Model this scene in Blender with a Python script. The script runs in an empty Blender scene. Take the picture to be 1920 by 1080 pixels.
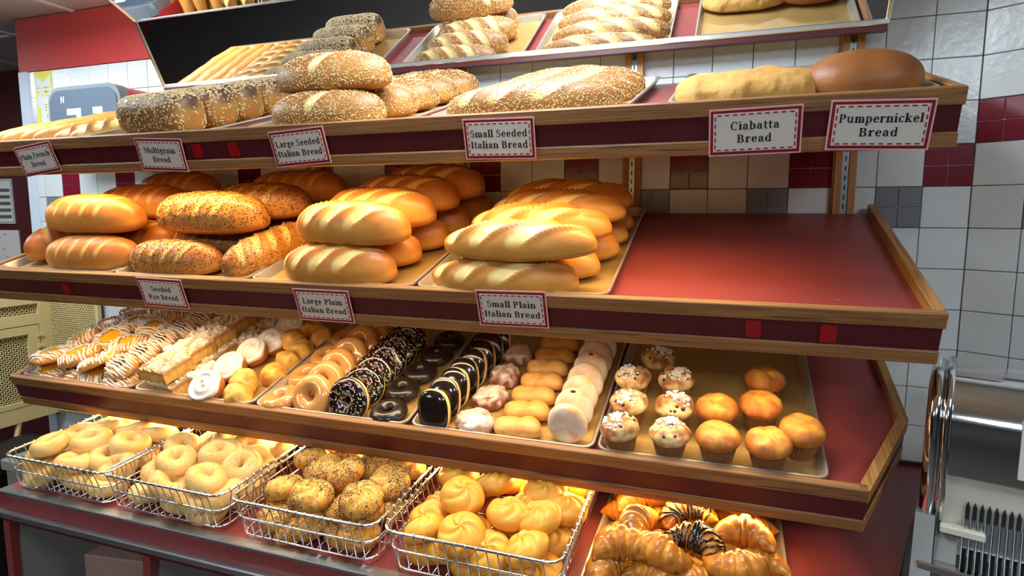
import bpy, bmesh, math, random
from mathutils import Vector, Matrix, Euler
from math import sin, cos, pi, radians, sqrt, exp

sc = bpy.context.scene
COL = sc.collection
RNG = random.Random(7)

# ------------------------------------------------------------------ camera
cam_d = bpy.data.cameras.new('camera')
cam_d.sensor_width = 36.0
cam_d.lens = 1139.186 / 1920 * 36
cam_d.clip_start = 0.02
cam = bpy.data.objects.new('camera', cam_d)
COL.objects.link(cam)
YAW, PITCH, ROLL = -0.3393, -0.1168, 0.0026
fw = Vector((sin(YAW) * cos(PITCH), cos(YAW) * cos(PITCH), sin(PITCH)))
rt = Vector((cos(YAW), -sin(YAW), 0))
up = rt.cross(fw)
rt, up = rt * cos(ROLL) + up * sin(ROLL), up * cos(ROLL) - rt * sin(ROLL)
cm = Matrix((rt, up, -fw)).transposed().to_4x4()
cm.translation = Vector((-0.588, -1.888, 1.55))
cam.matrix_world = cm
sc.camera = cam

# ------------------------------------------------------------------ world, light, exposure
world = bpy.data.worlds.new('world')
world.use_nodes = True
world.node_tree.nodes['Background'].inputs[0].default_value = (0.75, 0.86, 1.0, 1)
world.node_tree.nodes['Background'].inputs[1].default_value = 0.15
sc.world = world
sc.view_settings.view_transform = 'Standard'
sc.view_settings.look = 'None'
sc.view_settings.gamma = 1.0
sc.view_settings.exposure = 0.0
sc.view_settings.use_curve_mapping = False
SHELF_WATT = (9.5, 5.2, 7.0)        # tubes under the three shelves
CEIL_WATT = 17.0                       # each ceiling troffer
WARM = ((1.0, 0.71, 0.30), (1.0, 0.76, 0.44), (1.0, 0.67, 0.25))
COOL = (0.80, 0.92, 1.0)


# ------------------------------------------------------------------ helpers
def link(o, parent=None):
    COL.objects.link(o)
    if parent is not None:
        o.parent = parent
    return o


def empty(name, loc=(0, 0, 0), rot=(0, 0, 0), parent=None):
    o = bpy.data.objects.new(name, None)
    o.empty_display_size = 0.02
    o.location = loc
    o.rotation_euler = rot
    return link(o, parent)


def tag(o, label=None, cat=None, group=None, kind=None):
    if label: o['label'] = label
    if cat: o['category'] = cat
    if group: o['group'] = group
    if kind: o['kind'] = kind
    return o


def mdata(name, v, f, mat=None, smooth=False, col=None, fm=None):
    me = bpy.data.meshes.new(name)
    me.from_pydata([tuple(p) for p in v], [], f)
    if mat is not None:
        for m in (mat if isinstance(mat, (list, tuple)) else [mat]):
            me.materials.append(m)
    if smooth:
        me.polygons.foreach_set('use_smooth', [True] * len(me.polygons))
    if fm is not None:
        me.polygons.foreach_set('material_index', fm)
    if col is not None:
        a = me.attributes.new('Col', 'FLOAT_COLOR', 'POINT')
        flat = []
        for c in col:
            flat += [c[0], c[1], c[2], 1.0]
        a.data.foreach_set('color', flat)
    me.update()
    return me


def mobj(name, me, parent=None, loc=(0, 0, 0), rot=(0, 0, 0)):
    o = bpy.data.objects.new(name, me)
    o.location = loc
    o.rotation_euler = rot
    return link(o, parent)


class MB:
    """collects boxes, prisms and tubes into one mesh"""
    def __init__(self):
        self.v, self.f, self.c = [], [], []

    def add(self, v, f, c=None):
        n = len(self.v)
        self.v += [tuple(p) for p in v]
        self.f += [tuple(i + n for i in q) for q in f]
        if c is not None:
            self.c += [c] * len(v)
        return self

    def box(self, x0, x1, y0, y1, z0, z1, bev=0.0, c=None):
        if bev <= 0:
            v = [(x, y, z) for x in (x0, x1) for y in (y0, y1) for z in (z0, z1)]
            f = [(0, 1, 3, 2), (4, 6, 7, 5), (0, 4, 5, 1), (2, 3, 7, 6), (0, 2, 6, 4), (1, 5, 7, 3)]
            return self.add(v, f, c)
        bm = bmesh.new()
        bmesh.ops.create_cube(bm, size=1)
        for p in bm.verts:
            p.co = Vector(((x0 + x1) / 2 + p.co.x * (x1 - x0), (y0 + y1) / 2 + p.co.y * (y1 - y0), (z0 + z1) / 2 + p.co.z * (z1 - z0)))
        bmesh.ops.bevel(bm, geom=bm.edges[:], offset=bev, segments=1, affect='EDGES')
        bm.verts.index_update()
        v = [p.co.copy() for p in bm.verts]
        f = [[p.index for p in q.verts] for q in bm.faces]
        bm.free()
        return self.add(v, f, c)

    def prism(self, poly, axis, a, b, c=None):
        """poly: 2D outline, extruded along axis from a to b"""
        n = len(poly)
        def P(p, t):
            if axis == 0: return (t, p[0], p[1])
            if axis == 1: return (p[0], t, p[1])
            return (p[0], p[1], t)
        v = [P(p, a) for p in poly] + [P(p, b) for p in poly]
        f = [tuple(range(n - 1, -1, -1)), tuple(range(n, 2 * n))]
        f += [(i, (i + 1) % n, (i + 1) % n + n, i + n) for i in range(n)]
        return self.add(v, f, c)

    def tube(self, pts, r, n=6, closed=False, c=None, caps=True):
        pts = [Vector(p) for p in pts]
        m = len(pts)
        v, f = [], []
        prev = None
        for i, p in enumerate(pts):
            a = pts[i - 1] if (i or closed) else p
            b = pts[(i + 1) % m] if (i < m - 1 or closed) else p
            t = (b - a)
            if t.length < 1e-9: t = Vector((0, 0, 1))
            t.normalize()
            if prev is None:
                u = t.orthogonal().normalized()
            else:
                u = (prev - t * prev.dot(t))
                u = u.normalized() if u.length > 1e-6 else t.orthogonal().normalized()
            prev = u
            w = t.cross(u)
            rr = r[i] if isinstance(r, (list, tuple)) else r
            for k in range(n):
                q = 2 * pi * k / n
                v.append(p + (u * cos(q) + w * sin(q)) * rr)
        for i in range(m if closed else m - 1):
            j = (i + 1) % m
            for k in range(n):
                l = (k + 1) % n
                f.append((i * n + k, i * n + l, j * n + l, j * n + k))
        if caps and not closed:
            f.append(tuple(range(n - 1, -1, -1)))
            f.append(tuple((m - 1) * n + k for k in range(n)))
        return self.add(v, f, c)

    def build(self, name, mat, parent=None, loc=(0, 0, 0), rot=(0, 0, 0), smooth=False):
        me = mdata(name, self.v, self.f, mat, smooth, self.c if len(self.c) == len(self.v) and self.c else None)
        return mobj(name, me, parent, loc, rot)


def dup(root, loc=None, rot=None, label=None, group=None, scale=None):
    r = root.copy()
    COL.objects.link(r)
    if loc is not None: r.location = loc
    if rot is not None: r.rotation_euler = rot
    if scale is not None: r.scale = scale
    if label: r['label'] = label
    if group: r['group'] = group
    for ch in list(root.children):
        c = ch.copy()
        COL.objects.link(c)
        c.parent = r
        for g in list(ch.children):
            d = g.copy()
            COL.objects.link(d)
            d.parent = c
    return r


# ------------------------------------------------------------------ value noise for mesh relief
def _h(i, j, k):
    n = (i * 374761393 + j * 668265263 + k * 2147483647 + 1013904223) & 0xffffffff
    n = ((n ^ (n >> 13)) * 1274126177) & 0xffffffff
    return ((n ^ (n >> 16)) & 0xffff) / 65535.0


def vn(x, y, z):
    i, j, k = math.floor(x), math.floor(y), math.floor(z)
    fx, fy, fz = x - i, y - j, z - k
    fx, fy, fz = (t * t * (3 - 2 * t) for t in (fx, fy, fz))
    def L(a, b, t): return a + (b - a) * t
    return L(L(L(_h(i, j, k), _h(i + 1, j, k), fx), L(_h(i, j + 1, k), _h(i + 1, j + 1, k), fx), fy),
             L(L(_h(i, j, k + 1), _h(i + 1, j, k + 1), fx), L(_h(i, j + 1, k + 1), _h(i + 1, j + 1, k + 1), fx), fy), fz)


def fbm(x, y, z):
    return vn(x, y, z) * 0.6 + vn(x * 2.1 + 7, y * 2.1, z * 2.1) * 0.28 + vn(x * 4.3, y * 4.3 + 3, z * 4.3) * 0.12


def mix3(a, b, t):
    t = max(0, min(1, t))
    return tuple(a[i] + (b[i] - a[i]) * t for i in range(3))


def srgb(r, g, b):
    def l(c):
        c /= 255.0
        return c / 12.92 if c <= 0.04045 else ((c + 0.055) / 1.055) ** 2.4
    return (l(r), l(g), l(b))


# ------------------------------------------------------------------ materials
MATS = {}


def M(name, col=(0.8, 0.8, 0.8), rough=0.5, metal=0.0, noise=None, bump=None, attr=False, coat=0.0, spec=0.5,
      emit=None, stretch=None, spots=None, rnd=0.0, trans=0.0, sss=0.0):
    """noise=(scale, amount, colour or None); bump=(scale, strength); spots=(scale, threshold, colour)"""
    if name in MATS:
        return MATS[name]
    m = bpy.data.materials.new(name)
    m.use_nodes = True
    nt = m.node_tree
    N, Lk = nt.nodes, nt.links
    b = N['Principled BSDF']
    b.inputs['Roughness'].default_value = rough
    b.inputs['Metallic'].default_value = metal
    b.inputs['Specular IOR Level'].default_value = spec
    b.inputs['Coat Weight'].default_value = coat
    b.inputs['Coat Roughness'].default_value = 0.08
    if trans:
        b.inputs['Transmission Weight'].default_value = trans
    if sss:
        b.inputs['Subsurface Weight'].default_value = sss
        b.inputs['Subsurface Radius'].default_value = (0.02, 0.008, 0.003)
        b.inputs['Subsurface Scale'].default_value = 0.4
    tc = N.new('ShaderNodeTexCoord')
    vec = tc.outputs['Object']
    if stretch:
        mp = N.new('ShaderNodeMapping')
        mp.inputs['Scale'].default_value = stretch
        Lk.new(vec, mp.inputs['Vector'])
        vec = mp.outputs['Vector']
    if attr:
        a = N.new('ShaderNodeAttribute')
        a.attribute_name = 'Col'
        out = a.outputs['Color']
    else:
        r = N.new('ShaderNodeRGB')
        r.outputs[0].default_value = (*col, 1)
        out = r.outputs[0]
    if noise:
        t = N.new('ShaderNodeTexNoise')
        t.inputs['Scale'].default_value = noise[0]
        t.inputs['Detail'].default_value = 5
        Lk.new(vec, t.inputs['Vector'])
        rp = N.new('ShaderNodeValToRGB')
        rp.color_ramp.elements[0].position = 0.3
        rp.color_ramp.elements[1].position = 0.7
        Lk.new(t.outputs['Fac'], rp.inputs['Fac'])
        mx = N.new('ShaderNodeMix')
        mx.data_type = 'RGBA'
        if len(noise) > 2 and noise[2] is not None:
            ma = N.new('ShaderNodeMath')
            ma.operation = 'MULTIPLY'
            ma.inputs[1].default_value = noise[1]
            Lk.new(rp.outputs['Color'], ma.inputs[0])
            Lk.new(ma.outputs[0], mx.inputs['Factor'])
            Lk.new(out, mx.inputs['A'])
            mx.inputs['B'].default_value = (*noise[2], 1)
        else:
            mx.blend_type = 'MULTIPLY'
            mx.inputs['Factor'].default_value = 1
            lo = 1 - noise[1]
            rp.color_ramp.elements[0].color = (lo, lo, lo, 1)
            hi = 1 + noise[1] * 0.4
            rp.color_ramp.elements[1].color = (hi, hi, hi, 1)
            Lk.new(out, mx.inputs['A'])
            Lk.new(rp.outputs['Color'], mx.inputs['B'])
        out = mx.outputs['Result']
    if spots:
        t = N.new('ShaderNodeTexNoise')
        t.inputs['Scale'].default_value = spots[0]
        t.inputs['Detail'].default_value = 2
        Lk.new(vec, t.inputs['Vector'])
        rp = N.new('ShaderNodeValToRGB')
        rp.color_ramp.elements[0].position = spots[1]
        rp.color_ramp.elements[1].position = spots[1] + 0.06
        Lk.new(t.outputs['Fac'], rp.inputs['Fac'])
        mx = N.new('ShaderNodeMix')
        mx.data_type = 'RGBA'
        Lk.new(rp.outputs['Color'], mx.inputs['Factor'])
        Lk.new(out, mx.inputs['A'])
        mx.inputs['B'].default_value = (*spots[2], 1)
        out = mx.outputs['Result']
    if rnd:
        oi = N.new('ShaderNodeObjectInfo')
        mr = N.new('ShaderNodeMapRange')
        mr.inputs['To Min'].default_value = 1 - rnd
        mr.inputs['To Max'].default_value = 1 + rnd * 0.5
        Lk.new(oi.outputs['Random'], mr.inputs['Value'])
        hs = N.new('ShaderNodeHueSaturation')
        Lk.new(mr.outputs['Result'], hs.inputs['Value'])
        Lk.new(out, hs.inputs['Color'])
        out = hs.outputs['Color']
    Lk.new(out, b.inputs['Base Color'])
    if bump:
        t = N.new('ShaderNodeTexNoise')
        t.inputs['Scale'].default_value = bump[0]
        t.inputs['Detail'].default_value = 4
        Lk.new(vec, t.inputs['Vector'])
        bp = N.new('ShaderNodeBump')
        bp.inputs['Strength'].default_value = bump[1]
        bp.inputs['Distance'].default_value = 0.004
        Lk.new(t.outputs['Fac'], bp.inputs['Height'])
        Lk.new(bp.outputs['Normal'], b.inputs['Normal'])
    if emit:
        b.inputs['Emission Color'].default_value = (*emit[0], 1)
        b.inputs['Emission Strength'].default_value = emit[1]
    MATS[name] = m
    return m


BURG = srgb(96, 24, 30)
m_tile = M('glazed white tile', srgb(222, 225, 226), 0.22, noise=(9, 0.05), bump=(38, 0.35), rnd=0.04)
m_tred = M('glazed burgundy tile', srgb(124, 26, 44), 0.2, bump=(30, 0.15), rnd=0.05)
m_tgry = M('glazed grey tile', srgb(128, 130, 138), 0.25, bump=(30, 0.15), rnd=0.05)
m_grout = M('grout', srgb(150, 146, 140), 0.9, noise=(30, 0.25))
m_groutw = M('white grout', srgb(205, 190, 190), 0.9)
m_redwall = M('red painted wall', srgb(186, 46, 40), 0.55, noise=(3, 0.06))
m_maroon = M('dark maroon wall', srgb(74, 14, 18), 0.6, noise=(4, 0.1))
m_plast = M('white painted corner', srgb(205, 214, 226), 0.5)
m_ceil = M('ceiling panel', srgb(214, 214, 208), 0.9, noise=(60, 0.08), bump=(120, 0.2))
m_tbar = M('ceiling bar', srgb(225, 225, 222), 0.5)
m_floor = M('floor', srgb(62, 56, 54), 0.5, noise=(5, 0.2))
m_room = M('room wall', srgb(70, 62, 60), 0.7, noise=(2, 0.1))
m_lam = M('burgundy laminate', srgb(138, 58, 55), 0.40, noise=(7, 0.10), bump=(160, 0.05), spots=(55, 0.74, srgb(170, 110, 100)))
m_band = M('burgundy fascia', srgb(82, 19, 25), 0.42, noise=(14, 0.18), bump=(90, 0.05))
m_woodx = M('oak rail', srgb(162, 112, 62), 0.55, noise=(3.0, 0.8, srgb(96, 60, 32)), bump=(9, 0.25), stretch=(1.6, 70, 70), spots=(2.1, 0.63, srgb(84, 58, 38)))
m_woody = M('oak side rail', srgb(184, 132, 72), 0.5, noise=(3.0, 0.75, srgb(104, 66, 32)), bump=(9, 0.25), stretch=(70, 1.6, 70), spots=(2.1, 0.66, srgb(70, 50, 30)))
m_woodz = M('oak strip', srgb(190, 132, 66), 0.5, noise=(3.0, 0.6, srgb(140, 86, 40)), stretch=(26, 26, 1.2))
m_steel = M('zinc standard', srgb(178, 182, 186), 0.35, 0.9, noise=(40, 0.1))
m_slot = M('dark slot', srgb(18, 16, 15), 0.8)
m_black = M('black metal', srgb(24, 22, 22), 0.5)
m_alu = M('aluminium pan', srgb(214, 206, 190), 0.34, 0.75, noise=(14, 0.14), bump=(26, 0.08))
m_pan = M('seasoned pan floor', srgb(196, 160, 96), 0.42, 0.45, noise=(8, 0.45, srgb(150, 112, 58)), bump=(60, 0.15), spots=(300, 0.70, srgb(226, 200, 140)))
m_chrome = M('chrome', (0.82, 0.83, 0.85), 0.09, 1.0, bump=(6, 0.02))
m_wire = M('chromed wire', (0.80, 0.80, 0.80), 0.2, 1.0)
m_mirror = M('mirror glass', (0.90, 0.92, 0.94), 0.015, 1.0)
m_frame = M('bright mirror frame', (0.82, 0.83, 0.84), 0.25, 1.0)
m_paper = M('card paper', srgb(208, 200, 192), 0.6)
m_cardred = M('card red border', srgb(128, 14, 26), 0.5)
m_ink = M('black ink', srgb(14, 12, 14), 0.6)
m_pink = M('card pink edge', srgb(232, 178, 178), 0.6)
m_tape = M('red tape square', srgb(150, 18, 22), 0.3)
m_beige = M('beige enamel', srgb(222, 200, 140), 0.45, noise=(5, 0.05))

TUBE = [M('warm tube %d' % i, (1, 1, 1), emit=(WARM[i], 6.0)) for i in range(3)]

# ------------------------------------------------------------------ room shell
T = 0.108
ZR = 2.0636                     # height of tile line 0
ZC = 2.394                      # ceiling
XL = -3.555                     # free end of the tiled wall
ZF = 0.0


def struct(o):
    o['kind'] = 'structure'
    return o


wb = struct(MB().box(XL, 0.02, 0.008, 0.14, 0, ZC).build('wall_back', m_grout))
# painted red band above the tiles
red = MB().box(XL, 0.02, -0.004, 0.010, 2.173, ZC).build('painted_band', m_redwall, wb)
# white corner strip at the free end
MB().box(XL - 0.004, XL + 0.052, -0.006, 0.144, 0, 2.173).build('corner_strip', m_plast, wb)

tile_me = mdata('tile', *(lambda b: (b.v, b.f))(MB().box(0.001, T - 0.001, 0, 0.009, -T + 0.001, -0.001, 0.0012)), m_tile)


def quad_tile(mat):
    b = MB()
    g = 0.0022
    h = T / 2
    b.box(0.001, h - g / 2, 0, 0.009, -h + g / 2, -0.001, 0.001)
    return mdata('small_tile', b.v, b.f, mat)


qred, qgry = quad_tile(m_tred), quad_tile(m_tgry)
back_me = mdata('tile_bed', *(lambda b: (b.v, b.f))(MB().box(0.0008, T - 0.0008, 0.004, 0.009, -T + 0.0008, -0.0008)), m_groutw)


def put_tile(parent, mtx, kind):
    """mtx places the upper left corner of the tile, its face looking along -y"""
    if kind == 'w':
        o = mobj('tile', tile_me, parent)
        o.matrix_local = mtx
    else:
        o = mobj('tile_bed', back_me, parent)
        o.matrix_local = mtx
        me = qred if kind == 'r' else qgry
        for a in (0, 1):
            for b in (0, 1):
                q = mobj('small_tile', me, o)
                q.location = (a * T / 2, 0, -b * T / 2)


def kind_back(c, r):
    if r == 3 and (c + 1) % 3 == 0: return 'r'
    if r == 4 and (c + 2) % 3 == 0: return 'g'
    return 'w'


rest = MB()
for c in range(-33, 0):
    for r in range(-1, 17):
        x, z = c * T, ZR - r * T
        if x < XL + 0.05:
            x0 = XL + 0.052
            if z - T < 2.173:
                rest.box(x0, x + T - 0.001, 0, 0.009, z - T + 0.001, min(z, 2.173) - 0.001)
            continue
        if z > 2.173 + 0.002:
            continue
        near_left = c < -24
        vis = (r in (3, 4)) or (r == 5 and c > -14) or (c >= -3 and r <= 11) or (near_left and r <= 5) or (r in (-1, 0, 1) and c > -24) or (r == 2 and c > -8)
        if vis:
            put_tile(wb, Matrix.Translation((x, 0, z)), kind_back(c, r))
        else:
            rest.box(x + 0.001, x + T - 0.001, 0, 0.009, z - T + 0.001, z - 0.001)
# tiles above line -1 on the right part of the wall
for c in range(-20, 0):
    for r in range(-2, -1):
        x, z = c * T, ZR - r * T
        rest.box(x + 0.001, x + T - 0.001, -0.001, 0.009, z - T + 0.001, z - 0.001)
tag(rest.build('tile_field', m_tile, wb), kind='stuff')

# right wall, turned 31 degrees towards the shop
AR = 0.5446
WR = struct(empty('wall_right', (0, 0, 0), (0, 0, -AR)))
MB().box(-0.0, 2.6, 0.008, 0.14, 0, ZC).build('wall_core', m_grout, WR)
rest = MB()
for c in range(0, 12):
    for r in range(-3, 17):
        x, z = c * T, ZR - r * T
        k = 'w'
        if r == 2 and c % 3 == 0: k = 'r'
        if r == 4 and c % 3 == 1: k = 'g'
        if c < 3 and r < 10:
            put_tile(WR, Matrix.Translation((x, 0, z)), k)
        else:
            rest.box(x + 0.001, x + T - 0.001, 0, 0.009, z - T + 0.001, z - 0.001)
tag(rest.build('tile_field', m_tile, WR), kind='stuff')

# side passage left of the tiled wall
struct(MB().box(-7.0, XL + 0.0, 0.62, 0.74, 0, ZC).build('wall_passage', m_maroon))
struct(MB().box(XL, XL + 0.10, 0.14, 0.62, 0, ZC).build('wall_return', m_maroon))
struct(MB().box(-7.0, 2.6, -5.2, 0.74, -0.10, 0.0).build('floor', m_floor))
struct(MB().box(-7.1, -7.0, -5.2, 0.74, 0, ZC).build('wall_left', m_maroon))
struct(MB().box(-7.0, 2.6, -5.3, -5.2, 0, ZC).build('wall_front', m_room))
struct(MB().box(2.5, 2.6, -5.2, -1.2, 0, ZC).build('wall_side', m_room))
ce = struct(MB().box(-7.1, 2.7, -5.3, 0.80, ZC + 0.03, ZC + 0.10).build('ceiling', m_ceil))
# suspended ceiling: panels and bars, troffers let into it
TROFF = [(-4.7, -0.75), (-2.9, -0.75), (-1.1, -0.75), (0.7, -1.95), (-2.9, -3.15), (-0.5, -3.15)]
G = 0.60
bars = MB()
panel_me = mdata('ceiling_panel', *(lambda b: (b.v, b.f))(MB().box(0.012, G - 0.012, 0.012, G - 0.012, 0.004, 0.02)), m_ceil)
for i in range(-12, 5):
    for j in range(-9, 2):
        x, y = i * G - 0.2, j * G + 0.15
        if x < -7.0 or x > 2.0 or y < -5.2 or y > 0.5: continue
        if any(abs(tx - (x + G / 2)) < G / 2 and abs(ty - (y + G / 2)) < G / 2 + 0.01 for tx, ty in TROFF): continue
        mobj('ceiling_panel', panel_me, ce, (x, y, ZC))
for i in range(-12, 6):
    x = i * G - 0.2
    if -7 < x < 2.5: bars.box(x - 0.012, x + 0.012, -5.2, 0.62, ZC - 0.004, ZC + 0.03)
for j in range(-9, 3):
    y = j * G + 0.15
    if -5.2 < y < 0.6: bars.box(-7, 2.5, y - 0.012, y + 0.012, ZC - 0.0035, ZC + 0.03)
bars.build('ceiling_grid', m_tbar, ce)
m_diff = M('light diffuser', (0.95, 0.97, 1.0), emit=(COOL, 7.0))
for k, (tx, ty) in enumerate(TROFF):
    t = empty('ceiling_light', (tx, ty, ZC))
    tag(t, 'white wraparound fluorescent ceiling light fixed to the suspended ceiling', 'light', 'ceiling lights over the shop')
    MB().box(-0.28, 0.28, -0.28, 0.28, -0.075, 0.0, 0.02).build('diffuser', m_diff, t)
    b = MB()
    for s in (-1, 1):
        b.box(-0.30, 0.30, s * 0.29 - 0.01, s * 0.29 + 0.01, -0.004, 0.02)
        b.box(s * 0.29 - 0.01, s * 0.29 + 0.01, -0.28, 0.28, -0.004, 0.02)
    b.build('frame', m_tbar, t)
    ld = bpy.data.lights.new('ceiling lamp', 'AREA')
    ld.shape = 'SQUARE'; ld.size = 0.54; ld.energy = CEIL_WATT * (1.6 if ty < -3 else 1.0); ld.color = COOL
    lo = bpy.data.objects.new('lamp', ld)
    link(lo, t)
    lo.location = (0, 0, -0.080)

# ------------------------------------------------------------------ wall standards
ORD = ('first', 'second', 'third', 'fourth', 'fifth', 'sixth', 'seventh', 'eighth')
for si, sx in enumerate((-0.295, -0.867, -1.44, -2.015, -2.59)):
    st = empty('shelf_standard', (sx, -0.001, 0.9))
    tag(st, 'slotted zinc standard between oak strips, %s from the angled tile wall' % ORD[si], 'shelf standard', 'standards carrying the shelves')
    h = 1.25
    for s in (-1, 1):
        MB().box(s * 0.0175 - 0.009, s * 0.0175 + 0.009, -0.022, 0, 0, h, 0.001).build('wood_strip', m_woodz, st)
    MB().box(-0.008, 0.008, -0.018, 0, 0, h).build('metal_channel', m_steel, st)
    b = MB()
    k = 0.01
    while k < h - 0.02:
        b.box(-0.0016, 0.0016, -0.0186, -0.0178, k, k + 0.013)
        k += 0.0255
    tag(b.build('slots', m_slot, st), kind='stuff')

# ------------------------------------------------------------------ shelves
YF = -0.65
SH = {1: (1.769, 17.0), 2: (1.3836, 18.0), 3: (1.0456, 18.0), 4: (0.7985, 5.0)}


def W(s, x, d, h):
    """point on shelf s: x along the wall, d up the slope from the front edge, h off the slope"""
    z, t = SH[s]
    t = radians(t)
    y0 = YF if s < 4 else -0.846
    return Vector((x, y0 + d * cos(t) - h * sin(t), z + d * sin(t) + h * cos(t)))


def R(s, yaw=0.0, pitch=0.0, roll=0.0):
    """rotation of a thing lying on shelf s"""
    return (Matrix.Rotation(radians(SH[s][1]), 3, 'X') @ Matrix.Rotation(radians(yaw), 3, 'Z') @
            Matrix.Rotation(radians(pitch), 3, 'X') @ Matrix.Rotation(radians(roll), 3, 'Y')).to_euler()


SURF = -0.026          # shelf board top below the rail's top edge
DEP = 0.655


def make_shelf(s, x0, x1, label, chamfer=None):
    z, t = SH[s]
    e = empty('bread_shelf', (0, YF, z), (radians(t), 0, 0))
    tag(e, label, 'shelf', 'sloping bakery shelves')
    xe = x1
    if chamfer:
        cx, cd = chamfer        # front corner x, depth where the side starts
        b = MB().prism([(x0 + 0.012, 0.012), (cx - 0.005, 0.012), (x1 - 0.012, cd), (x1 - 0.012, DEP), (x0 + 0.012, DEP)], 2, SURF - 0.018, SURF)
        b.build('board', m_lam, e)
        xe = cx
    else:
        MB().box(x0 + 0.012, x1 - 0.012, 0.012, DEP, SURF - 0.018, SURF).build('board', m_lam, e)
    MB().box(x0, xe, 0, 0.018, -0.031, 0.0, 0.002).build('top_rail', m_woodx, e)
    MB().box(x0 + 0.006, xe - 0.004, 0.004, 0.018, -0.076, -0.031).build('fascia_band', m_band, e)
    MB().box(x0 + 0.010, xe - 0.002, 0, 0.018, -0.104, -0.076, 0.003).build('bottom_rail', m_woodx, e)
    for sx, a in ((x0, 0.018), (x1 - 0.020, 0.018 if not chamfer else chamfer[1])):
        MB().box(sx, sx + 0.020, a, DEP, -0.031, 0.0, 0.002).build('side_rail', m_woody, e)
        MB().box(sx + 0.003, sx + 0.017, a, DEP, -0.076, -0.031).build('side_band', m_band, e)
        MB().box(sx + 0.002, sx + 0.018, a, DEP, -0.104, -0.076).build('side_bottom_rail', m_woody, e)
    if chamfer:
        cx, cd = chamfer
        dx, dy = x1 - cx, cd
        L = sqrt(dx * dx + dy * dy)
        nx, ny = -dy / L * 0.020, dx / L * 0.020
        def strip(h0, h1, inset, name, mat):
            ix, iy = nx * inset / 0.020, ny * inset / 0.020
            MB().prism([(cx + ix, 0 + iy), (x1 + ix, cd + iy), (x1 + nx, cd + ny), (cx + nx, ny)], 2, h0, h1).build(name, mat, e)
        strip(-0.031, 0.0, 0, 'corner_rail', m_woody)
        strip(-0.076, -0.031, 0.004, 'corner_band', m_band)
        strip(-0.104, -0.076, 0.001, 'corner_bottom_rail', m_woody)
    # brackets from the standards
    for bx in (-2.59, -2.015, -1.44, -0.867, -0.295):
        MB().prism([(0.06, SURF - 0.018), (DEP - 0.012, SURF - 0.018), (DEP - 0.012, -0.12), (DEP - 0.06, -0.115), (0.06, SURF - 0.03)], 0, bx - 0.002, bx + 0.002).build('bracket', m_black, e)
    return e


s1 = make_shelf(1, -2.83, -0.218, 'sloping oak-edged burgundy shelf holding seeded breads, directly under the mirror')
s2 = make_shelf(2, -2.80, -0.218, 'sloping oak-edged burgundy shelf with plain Italian loaves and an empty end')
s3 = make_shelf(3, -2.715, -0.205, 'sloping oak-edged burgundy shelf of doughnuts, pastries and muffins with a clipped corner', (-0.318, 0.246))

# tubes under the shelves
for s, x0, x1 in ((1, -2.62, -0.50), (2, -2.58, -0.40), (3, -2.52, -0.42)):
    z, t = SH[s]
    e = empty('strip_light', W(s, 0, 0.052, -0.070) + Vector((0, 0, (-0.015, -0.027, -0.032)[s - 1])), (0, 0, 0))
    tag(e, ('warm fluorescent strip light under the seeded bread shelf', 'warm fluorescent strip light under the plain loaf shelf',
            'warm fluorescent strip light under the pastry shelf')[s - 1], 'light', 'strip lights under the shelves')
    MB().box(x0, x1, -0.016, 0.016, -0.006, 0.010, 0.003).build('housing', m_tbar, e)
    MB().tube([(x0 + 0.02, 0, -0.012), (x1 - 0.02, 0, -0.012)], 0.0065, 8).build('tube', TUBE[s - 1], e, smooth=True)
    ld = bpy.data.lights.new('strip lamp', 'AREA')
    ld.shape = 'RECTANGLE'; ld.size = x1 - x0 - 0.04; ld.size_y = 0.022
    ld.energy = SHELF_WATT[s - 1]; ld.color = WARM[s - 1]; ld.spread = radians((150, 150, 175)[s - 1])
    lo = bpy.data.objects.new('lamp', ld)
    link(lo, e)
    lo.location = ((x0 + x1) / 2, 0, -0.0195)
    lo.rotation_euler = (radians((-6, -8, -28)[s - 1]), 0, 0)

# red tape squares on the fascias
for s, x, h in ((1, -1.907, -0.053), (1, -1.787, -0.053), (2, -2.444, -0.053), (2, -0.533, -0.053), (2, -0.402, -0.054)):
    tl = {-1.907: 'just beside the Multigrain card', -1.787: 'between the Multigrain and Large Seeded cards', -2.444: 'far along from the Seeded Rye card', -0.533: 'under the empty shelf end, nearer the loaves', -0.402: 'under the empty shelf end, nearer the corner'}[x]
    o = MB().box(-0.014, 0.014, -0.0012, 0.0026, -0.018, 0.018).build('tape_square', m_tape, None, W(s, x, 0.0015, h), R(s))
    tag(o, 'small red adhesive square on the fascia ' + tl, 'sticker', 'red squares on the %s fascia' % ('upper' if s == 1 else 'middle'))

# ------------------------------------------------------------------ mirror canopy
ML, MR_ = -2.63, -0.232
mroot = empty('slanted_mirror', (0, -0.08, 2.040))
tag(mroot, 'slanted mirror in a bright metal frame hung over the seeded bread shelf', 'mirror')
a = radians(27)
p0 = (0.0, 0.0); p1 = (-0.231 * sin(a), 0.231 * cos(a))
b2 = radians(65)
p2 = (p1[0] - 0.22 * sin(b2), p1[1] + 0.22 * cos(b2))


def slab(name, q0, q1, th, x0, x1, mat, off=0.0):
    dy, dz = q1[0] - q0[0], q1[1] - q0[1]
    L = sqrt(dy * dy + dz * dz)
    n = (dz / L, -dy / L)       # towards the wall
    pts = [(q0[0] + n[0] * off, q0[1] + n[1] * off), (q1[0] + n[0] * off, q1[1] + n[1] * off),
           (q1[0] + n[0] * (off + th), q1[1] + n[1] * (off + th)), (q0[0] + n[0] * (off + th), q0[1] + n[1] * (off + th))]
    return MB().prism(pts, 0, x0, x1).build(name, mat, mroot)


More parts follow.
